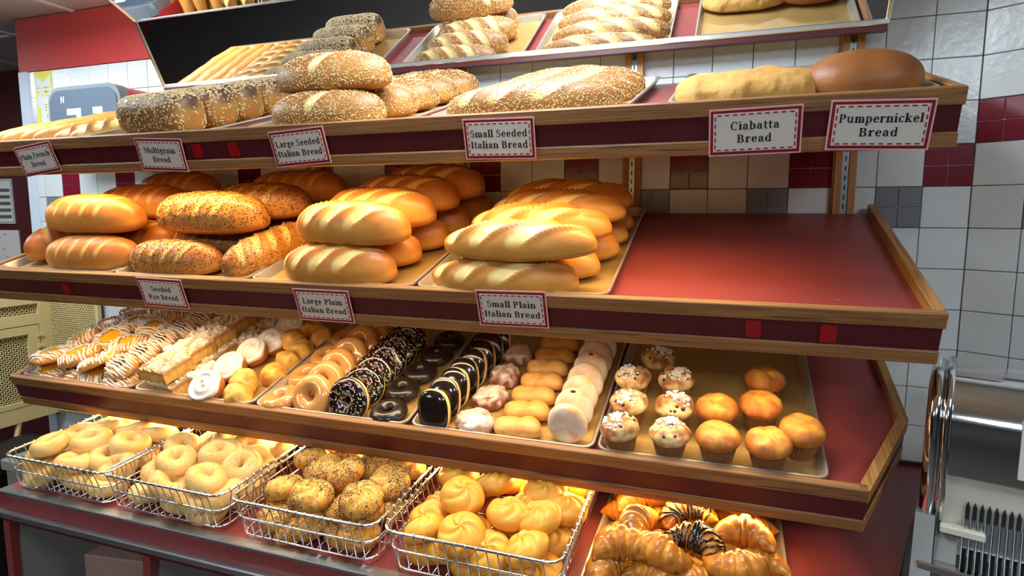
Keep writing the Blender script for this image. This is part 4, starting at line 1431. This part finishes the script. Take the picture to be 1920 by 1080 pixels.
# ---- croissants
def croissant_parts(seed, choc):
    v, f, col = [], [], []
    n, m = 64, 20
    segs = [-0.86, -0.6, -0.32, 0.0, 0.32, 0.6, 0.86]
    def frame_at(t):
        a = t * 1.15
        Rr = 0.058
        return Vector((Rr * sin(a), Rr * (cos(a) - 1) + 0.012, 0)), Vector((cos(a), -sin(a), 0))
    surf = []
    for i in range(n + 1):
        t = -1 + 2 * i / n
        c0, tg = frame_at(t)
        nd = min(range(len(segs)), key=lambda q: abs(segs[q] - t))
        ds = (t - segs[nd]) * (1 if segs[nd] >= 0 else -1)
        step = 1 - 0.35 * abs(ds)
        grv = 0.0035 if abs(abs(ds) - 0.15) < 0.03 else 0
        rr = max(0.003, 0.033 * (1 - abs(t) ** 1.6) ** 0.75 * step - grv)
        side = tg.cross(Vector((0, 0, 1)))
        for k in range(m):
            a = 2 * pi * k / m
            nz = fbm(t * 6 + seed, cos(a) * 2, sin(a) * 2) - 0.5
            r2 = rr * (1 + 0.10 * nz)
            p = c0 + side * (r2 * cos(a)) + Vector((0, 0, r2 * (sin(a) * 0.95) + 0.028 * (1 - abs(t) * 0.35)))
            v.append((p.x, p.y, max(0, p.z)))
            ridge = max(0, 1 - abs(ds) / 0.16)
            col.append(mix3(srgb(148, 68, 18), srgb(226, 146, 46), 0.35 + 0.5 * (1 - ridge) + nz * 1.1 if sin(a) > -0.2 else 0.4))
    for i in range(n):
        for k in range(m):
            l = (k + 1) % m
            f.append((i * m + k, (i + 1) * m + k, (i + 1) * m + l, i * m + l))
    f.append(tuple(range(m)))
    f.append(tuple(n * m + k for k in range(m - 1, -1, -1)))
    body = mdata('croissant', v, f, m_flaky, True, col)
    parts = []
    if choc:
        b = MB()
        rr_ = random.Random(seed)
        for q in range(13):
            i0 = int(n * (0.14 + 0.72 * q / 12))
            pts = []
            for k in range(0, m // 2 + 1):
                ii = max(1, min(n - 1, i0 + int(3 * sin(k * 0.6 + q))))
                p = Vector(v[ii * m + k])
                c0, tg = frame_at(-1 + 2 * ii / n)
                ctr = Vector((c0.x, c0.y, 0.026))
                pts.append(p + (p - ctr).normalized() * 0.0012)
            b.tube(pts, rr_.uniform(0.0018, 0.0042), 5)
        parts.append(('chocolate_drizzle', mdata('chocolate_drizzle', b.v, b.f, m_choc, True), None))
    return (body, parts)


K_cr = Kind('butter_croissant', 'croissant', [croissant_parts(s_, False) for s_ in (1, 2, 3)])
K_cc = Kind('chocolate_croissant', 'croissant', [croissant_parts(s_, True) for s_ in (4, 5)])
for i, (x, d, h, yw) in enumerate(((-.785, .115, .0, 60), (-.70, .115, .0, -20), (-.61, .12, 0, 30), (-.51, .12, 0, -40), (-.78, .215, 0, 20), (-.69, .22, 0, 80), (-.50, .22, 0, 10), (-.785, .32, 0, -30), (-.50, .33, 0, 60), (-.60, .41, 0, 0), (-.50, .43, 0, 20), (-.78, .43, 0, 40), (-.69, .45, 0, -10), (-.69, .34, 0, 20))):
    lay(K_cr, 4, x, d, 0.006, yw, 'glossy butter croissant in the bottom layer of the croissant pan', 'lower croissants', scale=1.05)
for i, (x, d, yw) in enumerate(((-.760, .135, 10), (-.735, .225, 70), (-.530, .245, -5), (-.690, .150, 160), (-.745, .335, 20), (-.485, .375, 30), (-.555, .395, 100), (-.545, .150, 200))):
    lay(K_cr, 4, x, d, 0.050, yw, 'glossy butter croissant lying on top of the croissant heap', 'upper croissants', pitch=br.uniform(-12, 12), roll=br.uniform(-12, 12), scale=1.1)
for i, (x, d, yw) in enumerate(((-.645, .285, 30), (-.640, .375, 0), (-.625, .180, -20))):
    lay(K_cc, 4, x, d, 0.052, yw, ('chocolate-drizzled croissant with a thick dark chocolate end', 'croissant with fine zigzag chocolate lines', 'chocolate-striped croissant among the butter croissants')[i], 'chocolate croissants', scale=1.12, var=i)

# ------------------------------------------------------------------ lettering: bold roman glyphs drawn as outlines
def glyphs():
    G = {}
    ST, TH, SF = 0.168, 0.066, 0.055      # stem, hairline, serif overhang
    X, CAP, ASC = 0.50, 0.70, 0.74

    def rect(x0, x1, y0, y1): return [(x0, y0), (x1, y0), (x1, y1), (x0, y1)]

    def stem(x, y0, y1, foot=True, head='l', w=ST):
        out = [rect(x, x + w, y0, y1)]
        if foot: out.append(rect(x - SF, x + w + SF, y0, y0 + TH))
        if head in ('l', 'b'): out.append([(x - SF, y1 - TH * 1.3), (x + w, y1 - TH * 1.3), (x + w, y1), (x - SF, y1 - TH * 0.4)])
        if head == 'b': out.append(rect(x, x + w + SF, y1 - TH, y1))
        return out

    def arc(cx, cy, rx, ry, a0, a1, wm=ST, wt=TH, n=14):
        """stroke of an ellipse, heavy at the sides and light at top and bottom, as quads"""
        out = []
        for i in range(n):
            qs = []
            for t in (a0 + (a1 - a0) * i / n, a0 + (a1 - a0) * (i + 1) / n):
                a = radians(t)
                w = wt + (wm - wt) * abs(cos(a)) ** 1.3
                qs.append(((cx + rx * cos(a), cy + ry * sin(a)), (cx + (rx - w) * cos(a), cy + (ry - min(w, ry * 0.55) if w > ry else ry - wt - (w - wt) * 0.15) * sin(a))))
            (o0, i0), (o1, i1) = qs
            out.append([i0, o0, o1, i1])
        return out

    def ball(x, y, r=0.062): return [[(x + r * cos(k * pi / 5), y + r * sin(k * pi / 5)) for k in range(10)]]

    def arch(x0, x1, y=0.0):
        w = x1 + ST - x0
        return arc((x0 + x1 + ST) / 2, X - 0.20, w / 2, 0.21, 0, 150) + [rect(x1, x1 + ST, y, X - 0.20), rect(x1 - SF, x1 + ST + SF, y, y + TH)]

    def diag(x0, y0, x1, y1, w): return [[(x0, y0), (x0 + w, y0), (x1 + w, y1), (x1, y1)]]

    G['l'] = (stem(0.06, 0, ASC), 0.28)
    G['i'] = (stem(0.06, 0, X) + ball(0.12, 0.66, 0.072), 0.28)
    G['I'] = (stem(0.07, 0, CAP, True, 'b'), 0.33)
    G['n'] = (stem(0.06, 0, X) + arch(0.06, 0.36), 0.60)
    G['h'] = (stem(0.06, 0, ASC) + arch(0.06, 0.36), 0.60)
    G['m'] = (stem(0.06, 0, X) + arch(0.06, 0.33) + arch(0.33, 0.60), 0.84)
    G['u'] = ([rect(0.06, 0.185, 0.20, X), rect(0.005, 0.185, X - TH, X), rect(0.36, 0.485, 0, X), rect(0.305, 0.485, X - TH, X), rect(0.36, 0.54, 0, TH)] + arc(0.27, 0.21, 0.21, 0.22, 180, 330), 0.60)
    G['r'] = (stem(0.06, 0, X) + arc(0.30, X - 0.17, 0.18, 0.17, 60, 165) + ball(0.39, X - 0.08), 0.46)
    G['a'] = ([rect(0.30, 0.425, 0.06, X - 0.16)] + arc(0.24, X - 0.17, 0.185, 0.18, 0, 150) + ball(0.11, X - 0.13) + arc(0.22, 0.145, 0.185, 0.155, 60, 330) + [[(0.40, 0.0), (0.50, 0.01), (0.50, 0.055), (0.32, 0.10)]], 0.52)
    G['e'] = (arc(0.255, X / 2, 0.225, 0.265, 5, 325) + [rect(0.09, 0.46, X / 2 - 0.01, X / 2 + TH - 0.01)], 0.51)
    G['c'] = (arc(0.255, X / 2, 0.225, 0.265, 55, 325) + ball(0.385, X / 2 + 0.17), 0.48)
    G['d'] = (arc(0.245, X / 2, 0.215, 0.265, 35, 325) + [rect(0.36, 0.485, 0, ASC), rect(0.305, 0.485, ASC - TH, ASC), rect(0.36, 0.54, 0, TH)], 0.58)
    G['b'] = ([rect(0.07, 0.195, 0.0, ASC), rect(0.015, 0.195, ASC - TH, ASC)] + arc(0.30, X / 2, 0.225, 0.265, -145, 145), 0.57)
    G['p'] = ([rect(0.07, 0.195, -0.22, X), rect(0.015, 0.195, X - TH, X), rect(0.01, 0.255, -0.22, -0.22 + TH)] + arc(0.30, X / 2, 0.225, 0.265, -145, 145), 0.57)
    G['g'] = (arc(0.235, 0.33, 0.175, 0.175, 0, 360) + arc(0.25, -0.08, 0.215, 0.125, 0, 360, 0.085) + [[(0.36, 0.44), (0.50, 0.47), (0.50, 0.52), (0.34, 0.49)], [(0.10, 0.16), (0.19, 0.17), (0.16, 0.06), (0.09, 0.09)], rect(0.12, 0.36, 0.035, 0.10)], 0.51)
    G['t'] = ([rect(0.09, 0.215, 0.10, 0.64), rect(0.0, 0.34, X - TH, X)] + arc(0.235, 0.13, 0.145, 0.14, 180, 315), 0.36)
    G['k'] = (stem(0.06, 0, ASC) + diag(0.17, 0.20, 0.37, X, 0.07) + diag(0.40, 0.0, 0.22, 0.30, 0.14) + [rect(0.34, 0.60, 0, TH), rect(0.30, 0.54, X - TH, X)], 0.60)
    G['y'] = (diag(0.20, 0.02, 0.04, X, 0.14) + diag(0.14, -0.20, 0.40, X, 0.065) + [rect(-0.02, 0.25, X - TH, X), rect(0.34, 0.54, X - TH, X)] + ball(0.11, -0.16), 0.53)
    G['P'] = (stem(0.08, 0, CAP, True, 'n', 0.14) + [rect(0.02, 0.30, CAP - TH, CAP), rect(0.2, 0.31, 0.30, 0.30 + TH)] + arc(0.30, 0.505, 0.25, 0.205, -90, 90), 0.62)
    G['R'] = (stem(0.08, 0, CAP, True, 'n', 0.14) + [rect(0.02, 0.30, CAP - TH, CAP), rect(0.2, 0.31, 0.32, 0.32 + TH)] + arc(0.30, 0.515, 0.24, 0.195, -90, 90) + diag(0.50, 0.0, 0.30, 0.36, 0.15) + [rect(0.50, 0.72, 0, TH)], 0.72)
    G['B'] = (stem(0.08, 0, CAP, True, 'n', 0.14) + [rect(0.02, 0.32, CAP - TH, CAP), rect(0.2, 0.34, 0.345, 0.345 + TH), rect(0.2, 0.34, 0, TH)] + arc(0.32, 0.53, 0.22, 0.18, -90, 90) + arc(0.33, 0.195, 0.26, 0.20, -90, 90), 0.67)
    G['F'] = (stem(0.08, 0, CAP, True, 'n', 0.14) + [rect(0.02, 0.56, CAP - TH, CAP), rect(0.51, 0.56, CAP - 0.18, CAP), rect(0.2, 0.42, 0.34, 0.34 + TH), rect(0.38, 0.42, 0.27, 0.45)], 0.60)
    G['L'] = (stem(0.08, 0, CAP, False, 'n', 0.14) + [rect(0.02, 0.28, CAP - TH, CAP), rect(0.02, 0.54, 0, TH), rect(0.49, 0.54, 0, 0.19)], 0.58)
    G['M'] = ([rect(0.08, 0.125, 0, CAP), rect(0.02, 0.19, 0, TH), rect(0.02, 0.20, CAP - TH, CAP), rect(0.66, 0.80, 0, CAP), rect(0.60, 0.86, 0, TH), rect(0.66, 0.86, CAP - TH, CAP)] + diag(0.38, 0.06, 0.10, CAP, 0.14) + diag(0.38, 0.06, 0.66, CAP, 0.05), 0.90)
    G['S'] = (arc(0.26, 0.525, 0.21, 0.185, 40, 240, 0.11) + arc(0.27, 0.185, 0.225, 0.195, -140, 60, 0.12) + [[(0.10, 0.47), (0.22, 0.36), (0.45, 0.24), (0.36, 0.40)], rect(0.41, 0.45, 0.48, 0.70), rect(0.04, 0.08, 0.0, 0.22)], 0.53)
    G['C'] = (arc(0.34, CAP / 2, 0.31, 0.365, 45, 318, 0.145) + [rect(0.55, 0.595, 0.48, 0.71)], 0.66)
    G[' '] = ([], 0.26)
    return G


GLY = glyphs()


def text_polys(s, size, sx=1.0, track=0.03):
    out, x = [], 0.0
    for ch in s:
        polys, w = GLY[ch]
        for p in polys:
            out.append([((x + q[0]) * size * sx, q[1] * size) for q in p])
        x += w + track
    return out, (x - track) * size * sx


def flat(polys, y):
    v, f = [], []
    for p in polys:
        k = len(v)
        v += [(q[0], y, q[1]) for q in p]
        f.append(tuple(range(k, k + len(p))))
    return v, f


SW, SHH = 0.157, 0.082


def sign(s, x, h, lines, roll, label, size=0.0215, bulge=0.0):
    e = empty('shelf_sign', W(s, x, -0.0035, h), (Matrix.Rotation(radians(SH[s][1]), 3, 'X') @ Matrix.Rotation(radians(roll), 3, 'Y')).to_euler())
    tag(e, label, 'sign', 'bread name cards on the shelf fascias')
    MB().box(-SW / 2 - 0.003, SW / 2 + 0.003, 0.0, 0.0012, -SHH / 2 - 0.003, SHH / 2 + 0.003).build('laminate_edge', m_pink, e)
    MB().box(-SW / 2, SW / 2, -0.0007, 0.0, -SHH / 2, SHH / 2).build('red_border', m_cardred, e)
    MB().box(-SW / 2 + 0.005, SW / 2 - 0.005, -0.0012, -0.0007, -SHH / 2 + 0.005, SHH / 2 - 0.005).build('pink_line', m_pink, e)
    MB().box(-SW / 2 + 0.006, SW / 2 - 0.006, -0.0016, -0.0012, -SHH / 2 + 0.006, SHH / 2 - 0.006).build('card', m_paper, e)
    b = MB()
    hw, hh = SW / 2 - 0.0085, SHH / 2 - 0.0085
    for k in range(10):
        cx = -hw + 2 * hw * (k + 0.5) / 10
        for sz in (-1, 1): b.box(cx - 0.0040, cx + 0.0040, -0.0020, -0.0015, sz * hh - 0.0011, sz * hh + 0.0011)
    for k in range(5):
        cz = -hh + 2 * hh * (k + 0.5) / 5
        for sx_ in (-1, 1): b.box(sx_ * hw - 0.0011, sx_ * hw + 0.0011, -0.0020, -0.0015, cz - 0.0040, cz + 0.0040)
    b.build('dashed_line', m_cardred, e)
    b = MB()
    for i, ln in enumerate(lines):
        polys, w = text_polys(ln, size)
        sx_ = min(1.0, (SW - 0.026) / w)
        z0 = 0.0045 if i == 0 else -0.0195
        v, f = flat([[(q[0] * sx_ - w * sx_ / 2, q[1] + z0) for q in p] for p in polys], -0.0021)
        b.add(v, f)
    b.build('lettering', m_ink, e)
    return e


for s, x, h, ln, rl, lb in (
        (1, -2.513, -0.056, ('Plain French', 'Bread'), -6, 'white card reading Plain French Bread, red border, tilted'),
        (1, -2.029, -0.058, ('Multigrain', 'Bread'), 3, 'white card reading Multigrain Bread with a red border'),
        (1, -1.580, -0.054, ('Large Seeded', 'Italian Bread'), -3, 'white card reading Large Seeded Italian Bread with a red border'),
        (1, -1.060, -0.054, ('Small Seeded', 'Italian Bread'), 1, 'white card reading Small Seeded Italian Bread with a red border'),
        (1, -0.548, -0.060, ('Ciabatta', 'Bread'), -1, 'white card reading Ciabatta Bread with a red border'),
        (1, -0.343, -0.058, ('Pumpernickel', 'Bread'), 2, 'white card reading Pumpernickel Bread with a red border'),
        (2, -2.053, -0.047, ('Seeded', 'Rye Bread'), 1, 'white card reading Seeded Rye Bread with a red border'),
        (2, -1.526, -0.056, ('Large Plain', 'Italian Bread'), 0, 'white card reading Large Plain Italian Bread with a red border'),
        (2, -1.028, -0.036, ('Small Plain', 'Italian Bread'), -1, 'white card reading Small Plain Italian Bread with a red border')):
    sign(s, x, h, ln, rl, lb)

# ------------------------------------------------------------------ number display and fire sign on the tiled wall
m_grayp = M('grey plastic', srgb(120, 128, 136), 0.25, coat=0.5)
m_smoke = M('smoked display window', srgb(96, 108, 122), 0.12, coat=0.8)
m_redp = M('red plastic', srgb(186, 40, 48), 0.35)
m_white = M('white print', srgb(232, 236, 238), 0.5)
m_yel = M('yellow print', srgb(246, 226, 40), 0.5)


def rbox(hw, hh, r, n=6):
    pts = []
    for cx, cz, a0 in ((hw - r, hh - r, 0), (-hw + r, hh - r, 90), (-hw + r, -hh + r, 180), (hw - r, -hh + r, 270)):
        for k in range(n + 1):
            a = radians(a0 + 90 * k / n)
            pts.append((cx + r * cos(a), cz + r * sin(a)))
    return pts


nd = empty('number_display', (-2.945, -0.005, 1.925))
tag(nd, 'grey and red take-a-number display on the tiled wall behind the French sticks', 'number display')
MB().prism(rbox(0.185, 0.118, 0.075), 1, -0.13, 0.004).build('red_housing', m_redp, nd, (0.02, 0, 0))
MB().prism(rbox(0.195, 0.122, 0.06), 1, -0.165, -0.12).build('front_shell', m_grayp, nd)
MB().prism(rbox(0.180, 0.108, 0.05), 1, -0.170, -0.163).build('window', m_smoke, nd)
SEG = [rbox(0.012, 0.040, 0.003)]
for segs_ in (((-0.085, -0.010, 0.012, 0.036), (-0.034, -0.010, -0.070, 0.012)), ((0.055, 0.105, 0.012, 0.036), (0.080, 0.105, -0.070, 0.012))):
    b = MB()
    for (x0, x1, z0, z1) in segs_:
        b.box(x0, x1, -0.1716, -0.1700, z0, z1)
    b.build('digit', m_white, nd)
b = MB()
for ch, x in (('N', -0.115),):
    b.add([(x, -0.1712, 0.060), (x + 0.004, -0.1712, 0.060), (x + 0.004, -0.1712, 0.085), (x, -0.1712, 0.085)], [(0, 1, 2, 3)])
    b.add([(x + 0.014, -0.1712, 0.060), (x + 0.018, -0.1712, 0.060), (x + 0.018, -0.1712, 0.085), (x + 0.014, -0.1712, 0.085)], [(0, 1, 2, 3)])
    b.add([(x, -0.1713, 0.085), (x + 0.004, -0.1713, 0.085), (x + 0.018, -0.1713, 0.060), (x + 0.014, -0.1713, 0.060)], [(0, 3, 2, 1)])
b.build('heading_letter', m_white, nd)

fs = empty('fire_sign', (-3.410, -0.0015, 2.06))
tag(fs, 'yellow and white FIRE EXT strip sign with an arrow on the white tiles', 'sign')
MB().box(-0.053, 0.053, -0.001, 0.001, -0.20, 0.108).build('backing', m_yel, fs)
MB().box(-0.044, 0.044, -0.0016, -0.001, -0.20, 0.098).build('white_field', m_white, fs)
b = MB()
b.add([(-0.044, -0.002, 0.098), (0.044, -0.002, 0.098), (0.0, -0.002, 0.062)], [(0, 2, 1)])
b.build('arrow', m_yel, fs)
b = MB()
b.add([(-0.044, -0.002, -0.03), (-0.026, -0.002, -0.05), (-0.020, -0.002, -0.20), (-0.036, -0.002, -0.20)], [(0, 3, 2, 1)])
b.build('stripe', m_yel, fs)
b = MB()


def block(b, ch, x, z, w, h, t=0.004, y=-0.0022):
    L = {'F': [(0, 1, 0, 0), (0, 0, 0, 1), (0, 1, 1, 1), (0, .8, .5, .5)], 'I': [(.5, .5, 0, 1)], 'R': [(0, 0, 0, 1), (0, 1, 1, 1), (1, 1, .5, 1), (0, 1, .5, .5), (.8, .8, 0, .5)],
         'E': [(0, 0, 0, 1), (0, 1, 1, 1), (0, .8, .5, .5), (0, 1, 0, 0)], 'X': [(.5, .5, 0, 1), (0, 1, .5, .5)], 'T': [(.5, .5, 0, 1), (0, 1, 1, 1)]}[ch]
    if ch == 'F': L = L[1:]
    if ch == 'X':
        for a0, a1 in ((0, 1), (1, 0)):
            b.add([(x + a0 * w - t / 2, y, z), (x + a0 * w + t / 2, y, z), (x + a1 * w + t / 2, y, z + h), (x + a1 * w - t / 2, y, z + h)], [(0, 1, 2, 3)])
        return
    for (u0, u1, v0, v1) in L:
        b.box(x + u0 * w - t / 2, x + u1 * w + t / 2, y, y + 0.0004, z + v0 * h - t / 2, z + v1 * h + t / 2)


for i, ch in enumerate('FIRE'): block(b, ch, -0.036 + 0.020 * i, 0.005, 0.012, 0.036)
for i, ch in enumerate('EXT'): block(b, ch, 0.006, -0.055 - 0.038 * i, 0.013, 0.024)
b.build('letters', m_yel, fs)

# posters on the maroon wall of the passage
m_green = M('green print', srgb(70, 120, 90), 0.5)
m_gtxt = M('grey print', srgb(84, 84, 92), 0.6)
po = empty('price_poster', (-4.765, 0.614, 1.63))
tag(po, 'white notice with a green border and grey rows on the maroon wall', 'notice')
MB().box(-0.20, 0.085, -0.003, 0.004, -0.13, 0.14).build('sheet', m_paper, po)
b = MB()
for (x0, x1, z0, z1) in ((-0.195, 0.078, 0.130, 0.134), (-0.195, 0.078, -0.124, -0.120), (0.074, 0.078, -0.124, 0.134)):
    b.box(x0, x1, -0.0036, -0.003, z0, z1)
b.build('green_border', m_green, po)
for k in range(5):
    MB().box(-0.16, 0.062, -0.0038, -0.003, 0.062 - 0.040 * k, 0.082 - 0.040 * k).build('text_row', m_gtxt, po)
pp = empty('paper_notice', (-4.81, 0.614, 1.38))
tag(pp, 'plain white paper notice below the green-bordered one', 'notice')
MB().box(-0.20, 0.155, -0.003, 0.004, -0.13, 0.08).build('sheet', m_paper, pp)
b = MB()
for k in range(9):
    xx = -0.15 + 0.27 * RNG.random(); zz = -0.10 + 0.16 * RNG.random()
    b.box(xx, xx + 0.02, -0.0038, -0.003, zz, zz + 0.005)
b.build('faint_text', m_gtxt, pp)

# ------------------------------------------------------------------ beige lattice enclosure at the end of the shelves
lt = empty('lattice_enclosure', (-3.46, -0.03, 0.0))
tag(lt, 'beige enamelled lattice enclosure with a hinged door at the end of the shelves', 'enclosure')


def lattice(name, w, h, plane, off, parent, pitch=0.026, t=0.0042):
    """crossed diagonal bars filling w x h; plane 'xz' or 'yz'"""
    b = MB()
    def seg(p, q):
        d = Vector((q[0] - p[0], q[1] - p[1]))
        if d.length < 0.004: return
        n = Vector((-d.y, d.x)).normalized() * t
        qs = [(p[0] + n.x, p[1] + n.y), (p[0] - n.x, p[1] - n.y), (q[0] - n.x, q[1] - n.y), (q[0] + n.x, q[1] + n.y)]
        k = len(b.v)
        for th in (0, 0.004):
            for u, v_ in qs:
                b.v.append((off[0] + u, off[1] + th, off[2] + v_) if plane == 'xz' else (off[0] + th, off[1] + u, off[2] + v_))
        b.f += [(k, k + 1, k + 2, k + 3), (k + 7, k + 6, k + 5, k + 4)] + [(k + i, k + 4 + i, k + 4 + (i + 1) % 4, k + (i + 1) % 4) for i in range(4)]
    k = -h
    while k < w:
        u0, u1 = max(0, k), min(w, k + h)
        if u1 > u0:
            seg((u0, u0 - k), (u1, u1 - k))
            seg((u0, h - (u0 - k)), (u1, h - (u1 - k)))
        k += pitch
    o = b.build(name, m_beige, parent)
    o['kind'] = 'stuff'
    return o


# side face with the door, running out from the wall
YE = -0.75
MB().box(-0.012, 0.012, YE, 0.0, 1.165, 1.212).build('top_bar', m_beige, lt)
MB().box(-0.012, 0.012, YE, 0.0, 1.075, 1.122).build('cross_bar', m_beige, lt)
MB().box(-0.012, 0.012, YE, 0.0, 0.655, 0.722).build('bottom_bar', m_beige, lt)
MB().box(-0.012, 0.014, -0.050, 0.0, 0.655, 1.212).build('corner_post', m_beige, lt)
lattice('lattice', -0.05 - YE, 0.045, 'yz', (-0.004, YE, 1.121), lt, 0.019, 0.0026)
dr = MB().box(-0.008, 0.014, -0.100, -0.054, 0.724, 1.071).build('door', m_beige, lt)
MB().box(-0.008, 0.014, YE, -0.100, 1.035, 1.071).build('door_rail', m_beige, dr)
MB().box(-0.008, 0.014, YE, -0.100, 0.724, 0.745).build('door_rail', m_beige, dr)
lattice('door_lattice', -0.10 - YE, 0.29, 'yz', (-0.002, YE, 0.745), dr, 0.019, 0.0026)
for hz in (1.03, 0.98):
    MB().box(0.012, 0.020, -0.066, -0.040, hz - 0.012, hz).build('hinge', m_beige, dr)
# face along the wall
MB().box(0.014, 0.32, -0.006, 0.006, 1.18, 1.212).build('rail', m_beige, lt)
MB().box(0.305, 0.322, -0.008, 0.008, 0.655, 1.212).build('end_post', m_beige, lt)
lattice('lattice', 0.291, 0.52, 'xz', (0.014, -0.003, 0.66), lt, 0.019, 0.0026)
MB().box(0.014, 0.32, 0.006, 0.012, 0.655, 1.21).build('metal_back', M('dull metal back', srgb(120, 112, 92), 0.5, 0.3), lt)
MB().box(-0.10, -0.012, YE, -0.014, 0.66, 1.20).build('dark_interior', M('dark interior', srgb(52, 42, 34), 0.9), lt)
MB().tube([(0.0, -0.16, 0.66), (0.02, -0.30, 0.10)], 0.011, 6).build('brace', m_beige, lt)
# dark bins under it
for i, (x, y, w_, h_) in enumerate(((-3.30, -0.34, 0.26, 0.60), (-2.98, -0.30, 0.24, 0.64))):
    b = MB().prism([(-w_ / 2, -0.16), (w_ / 2, -0.16), (w_ / 2, 0.16), (-w_ / 2, 0.16)], 2, 0.0, h_)
    o = b.build('storage_bin', m_black if i == 0 else M('grey bin', srgb(150, 150, 140), 0.6), None, (x, y, 0.0))
    MB().box(-w_ / 2 - 0.012, w_ / 2 + 0.012, -0.172, 0.172, h_ - 0.035, h_ + 0.006, 0.004).build('lid_rim', m_black if i == 0 else MATS['grey bin'], o)
    MB().box(-w_ / 2 + 0.03, w_ / 2 - 0.03, -0.13, 0.13, h_ + 0.006, h_ + 0.016, 0.004).build('lid', m_black if i == 0 else MATS['grey bin'], o)
    tag(o, ('black plastic storage bin below the lattice enclosure', 'grey plastic storage bin beside the black bin')[i], 'bin')

# cardboard box in the open cabinet
cb = MB().box(-0.12, 0.12, -0.08, 0.08, 0, 0.62, 0.004).build('cardboard_box', M('printed cardboard', srgb(150, 118, 108), 0.7, noise=(8, 0.15)), None, (-2.085, -0.72, 0.021), (0, 0, radians(8)))
tag(cb, 'tall pinkish brown cardboard box inside the open counter cabinet', 'box')

# ------------------------------------------------------------------ bread slicer
sl = empty('bread_slicer', (-0.227, -0.601, 0.0), (0, 0, radians(-17)))
tag(sl, 'chrome and white bread slicer with upright blades beside the shelves', 'bread slicer')
m_cream = M('cream enamel', srgb(206, 202, 186), 0.4, noise=(6, 0.08))
m_gry2 = M('grey painted metal', srgb(128, 128, 126), 0.45, noise=(8, 0.12))
SLW = 0.56
H0 = 0.038
hood = [(0.022, 1.076), (0.020, 1.150), (0.022, 1.172), (0.030, 1.196), (0.044, 1.216), (0.064, 1.234), (0.090, 1.246), (0.120, 1.252), (0.19, 1.254)]
b = MB()
for i, (y, z) in enumerate(hood):
    b.v += [(H0, y, z), (SLW, y, z)]
    if i: b.f.append((2 * i - 2, 2 * i - 1, 2 * i + 1, 2 * i))
b.build('hood', m_chrome, sl, smooth=True)
# rounded chrome cheek at the end: a broad bent strip with a raised inner bead
cheek = [(0.030, 0.985), (0.016, 1.03), (0.008, 1.08), (0.006, 1.14), (0.010, 1.180), (0.022, 1.212), (0.040, 1.236), (0.066, 1.252), (0.10, 1.262), (0.19, 1.264)]
b = MB()
sec = [(0.000, 0.020), (0.003, 0.008), (0.010, 0.001), (0.018, 0.000), (0.024, 0.005), (0.026, 0.010)]
for i, (y, z) in enumerate(cheek):
    t0 = cheek[max(0, i - 1)]; t1 = cheek[min(len(cheek) - 1, i + 1)]
    ty, tz = t1[0] - t0[0], t1[1] - t0[1]
    l_ = sqrt(ty * ty + tz * tz)
    ny, nz_ = tz / l_, -ty / l_
    for sx_, dn in sec:
        b.v.append((sx_, y + ny * dn, z + nz_ * dn))
ns = len(sec)
for i in range(len(cheek) - 1):
    for k in range(ns - 1):
        b.f.append((i * ns + k, i * ns + k + 1, (i + 1) * ns + k + 1, (i + 1) * ns + k))
b.build('end_trim', m_chrome, sl, smooth=True)
MB().tube([(0.033, y + 0.006, z - 0.004) for y, z in cheek], 0.0075, 10).build('trim_bead', m_chrome, sl, smooth=True)
MB().prism([(0.05, 0.985), (0.19, 0.985), (0.19, 1.250), (0.10, 1.246), (0.055, 1.220), (0.030, 1.15)], 0, 0.002, 0.032).build('side_panel', m_chrome, sl)
MB().box(H0, SLW, 0.042, 0.065, 0.915, 1.078).build('white_panel', m_cream, sl)
MB().box(H0 - 0.002, 0.105, 0.014, 0.044, 0.962, 0.976, 0.002).build('panel_foot', m_cream, sl)
for k in range(44):
    x = 0.076 + 0.0106 * k
    if x > SLW - 0.03: break
    bl = MB().prism([(x - 0.0031, 0.86), (x + 0.0031, 0.86), (x + 0.0031, 1.014), (x, 1.024), (x - 0.0031, 1.014)], 1, 0.037, 0.0422).build('blade_slot', m_slot, sl)
    MB().box(x - 0.0028, x + 0.0028, 0.026, 0.036, 0.938, 0.992).build('blade_guide', m_steel, bl)
    MB().tube([(x - 0.0046, 0.036, 0.990), (x - 0.005, 0.022, 0.945), (x - 0.0052, 0.008, 0.905), (x - 0.0055, -0.004, 0.86)], 0.0010, 4).build('blade', m_steel, bl)
MB().box(0.066, SLW, -0.004, 0.042, 0.80, 0.868).build('blade_well', m_slot, sl)
MB().prism([(-0.004, 0.915), (0.042, 0.962), (0.042, 0.85), (-0.004, 0.85)], 0, 0.030, 0.064).build('grey_wedge', m_gry2, sl)
MB().box(0.004, SLW, -0.024, -0.006, 0.896, 0.912, 0.003).build('front_bar', m_chrome, sl)
MB().prism([(-0.085, 0.80), (0.03, 0.985), (0.19, 0.985), (0.19, 0.02), (-0.085, 0.02)], 0, -0.004, 0.028).build('side_frame', m_gry2, sl)
MB().box(0.0, SLW, -0.085, 0.19, 0.02, 0.80).build('cabinet', m_gry2, sl)
MB().box(0.140, 0.24, 0.0165, 0.0185, 1.092, 1.205).build('paper_sheet', m_paper, sl)
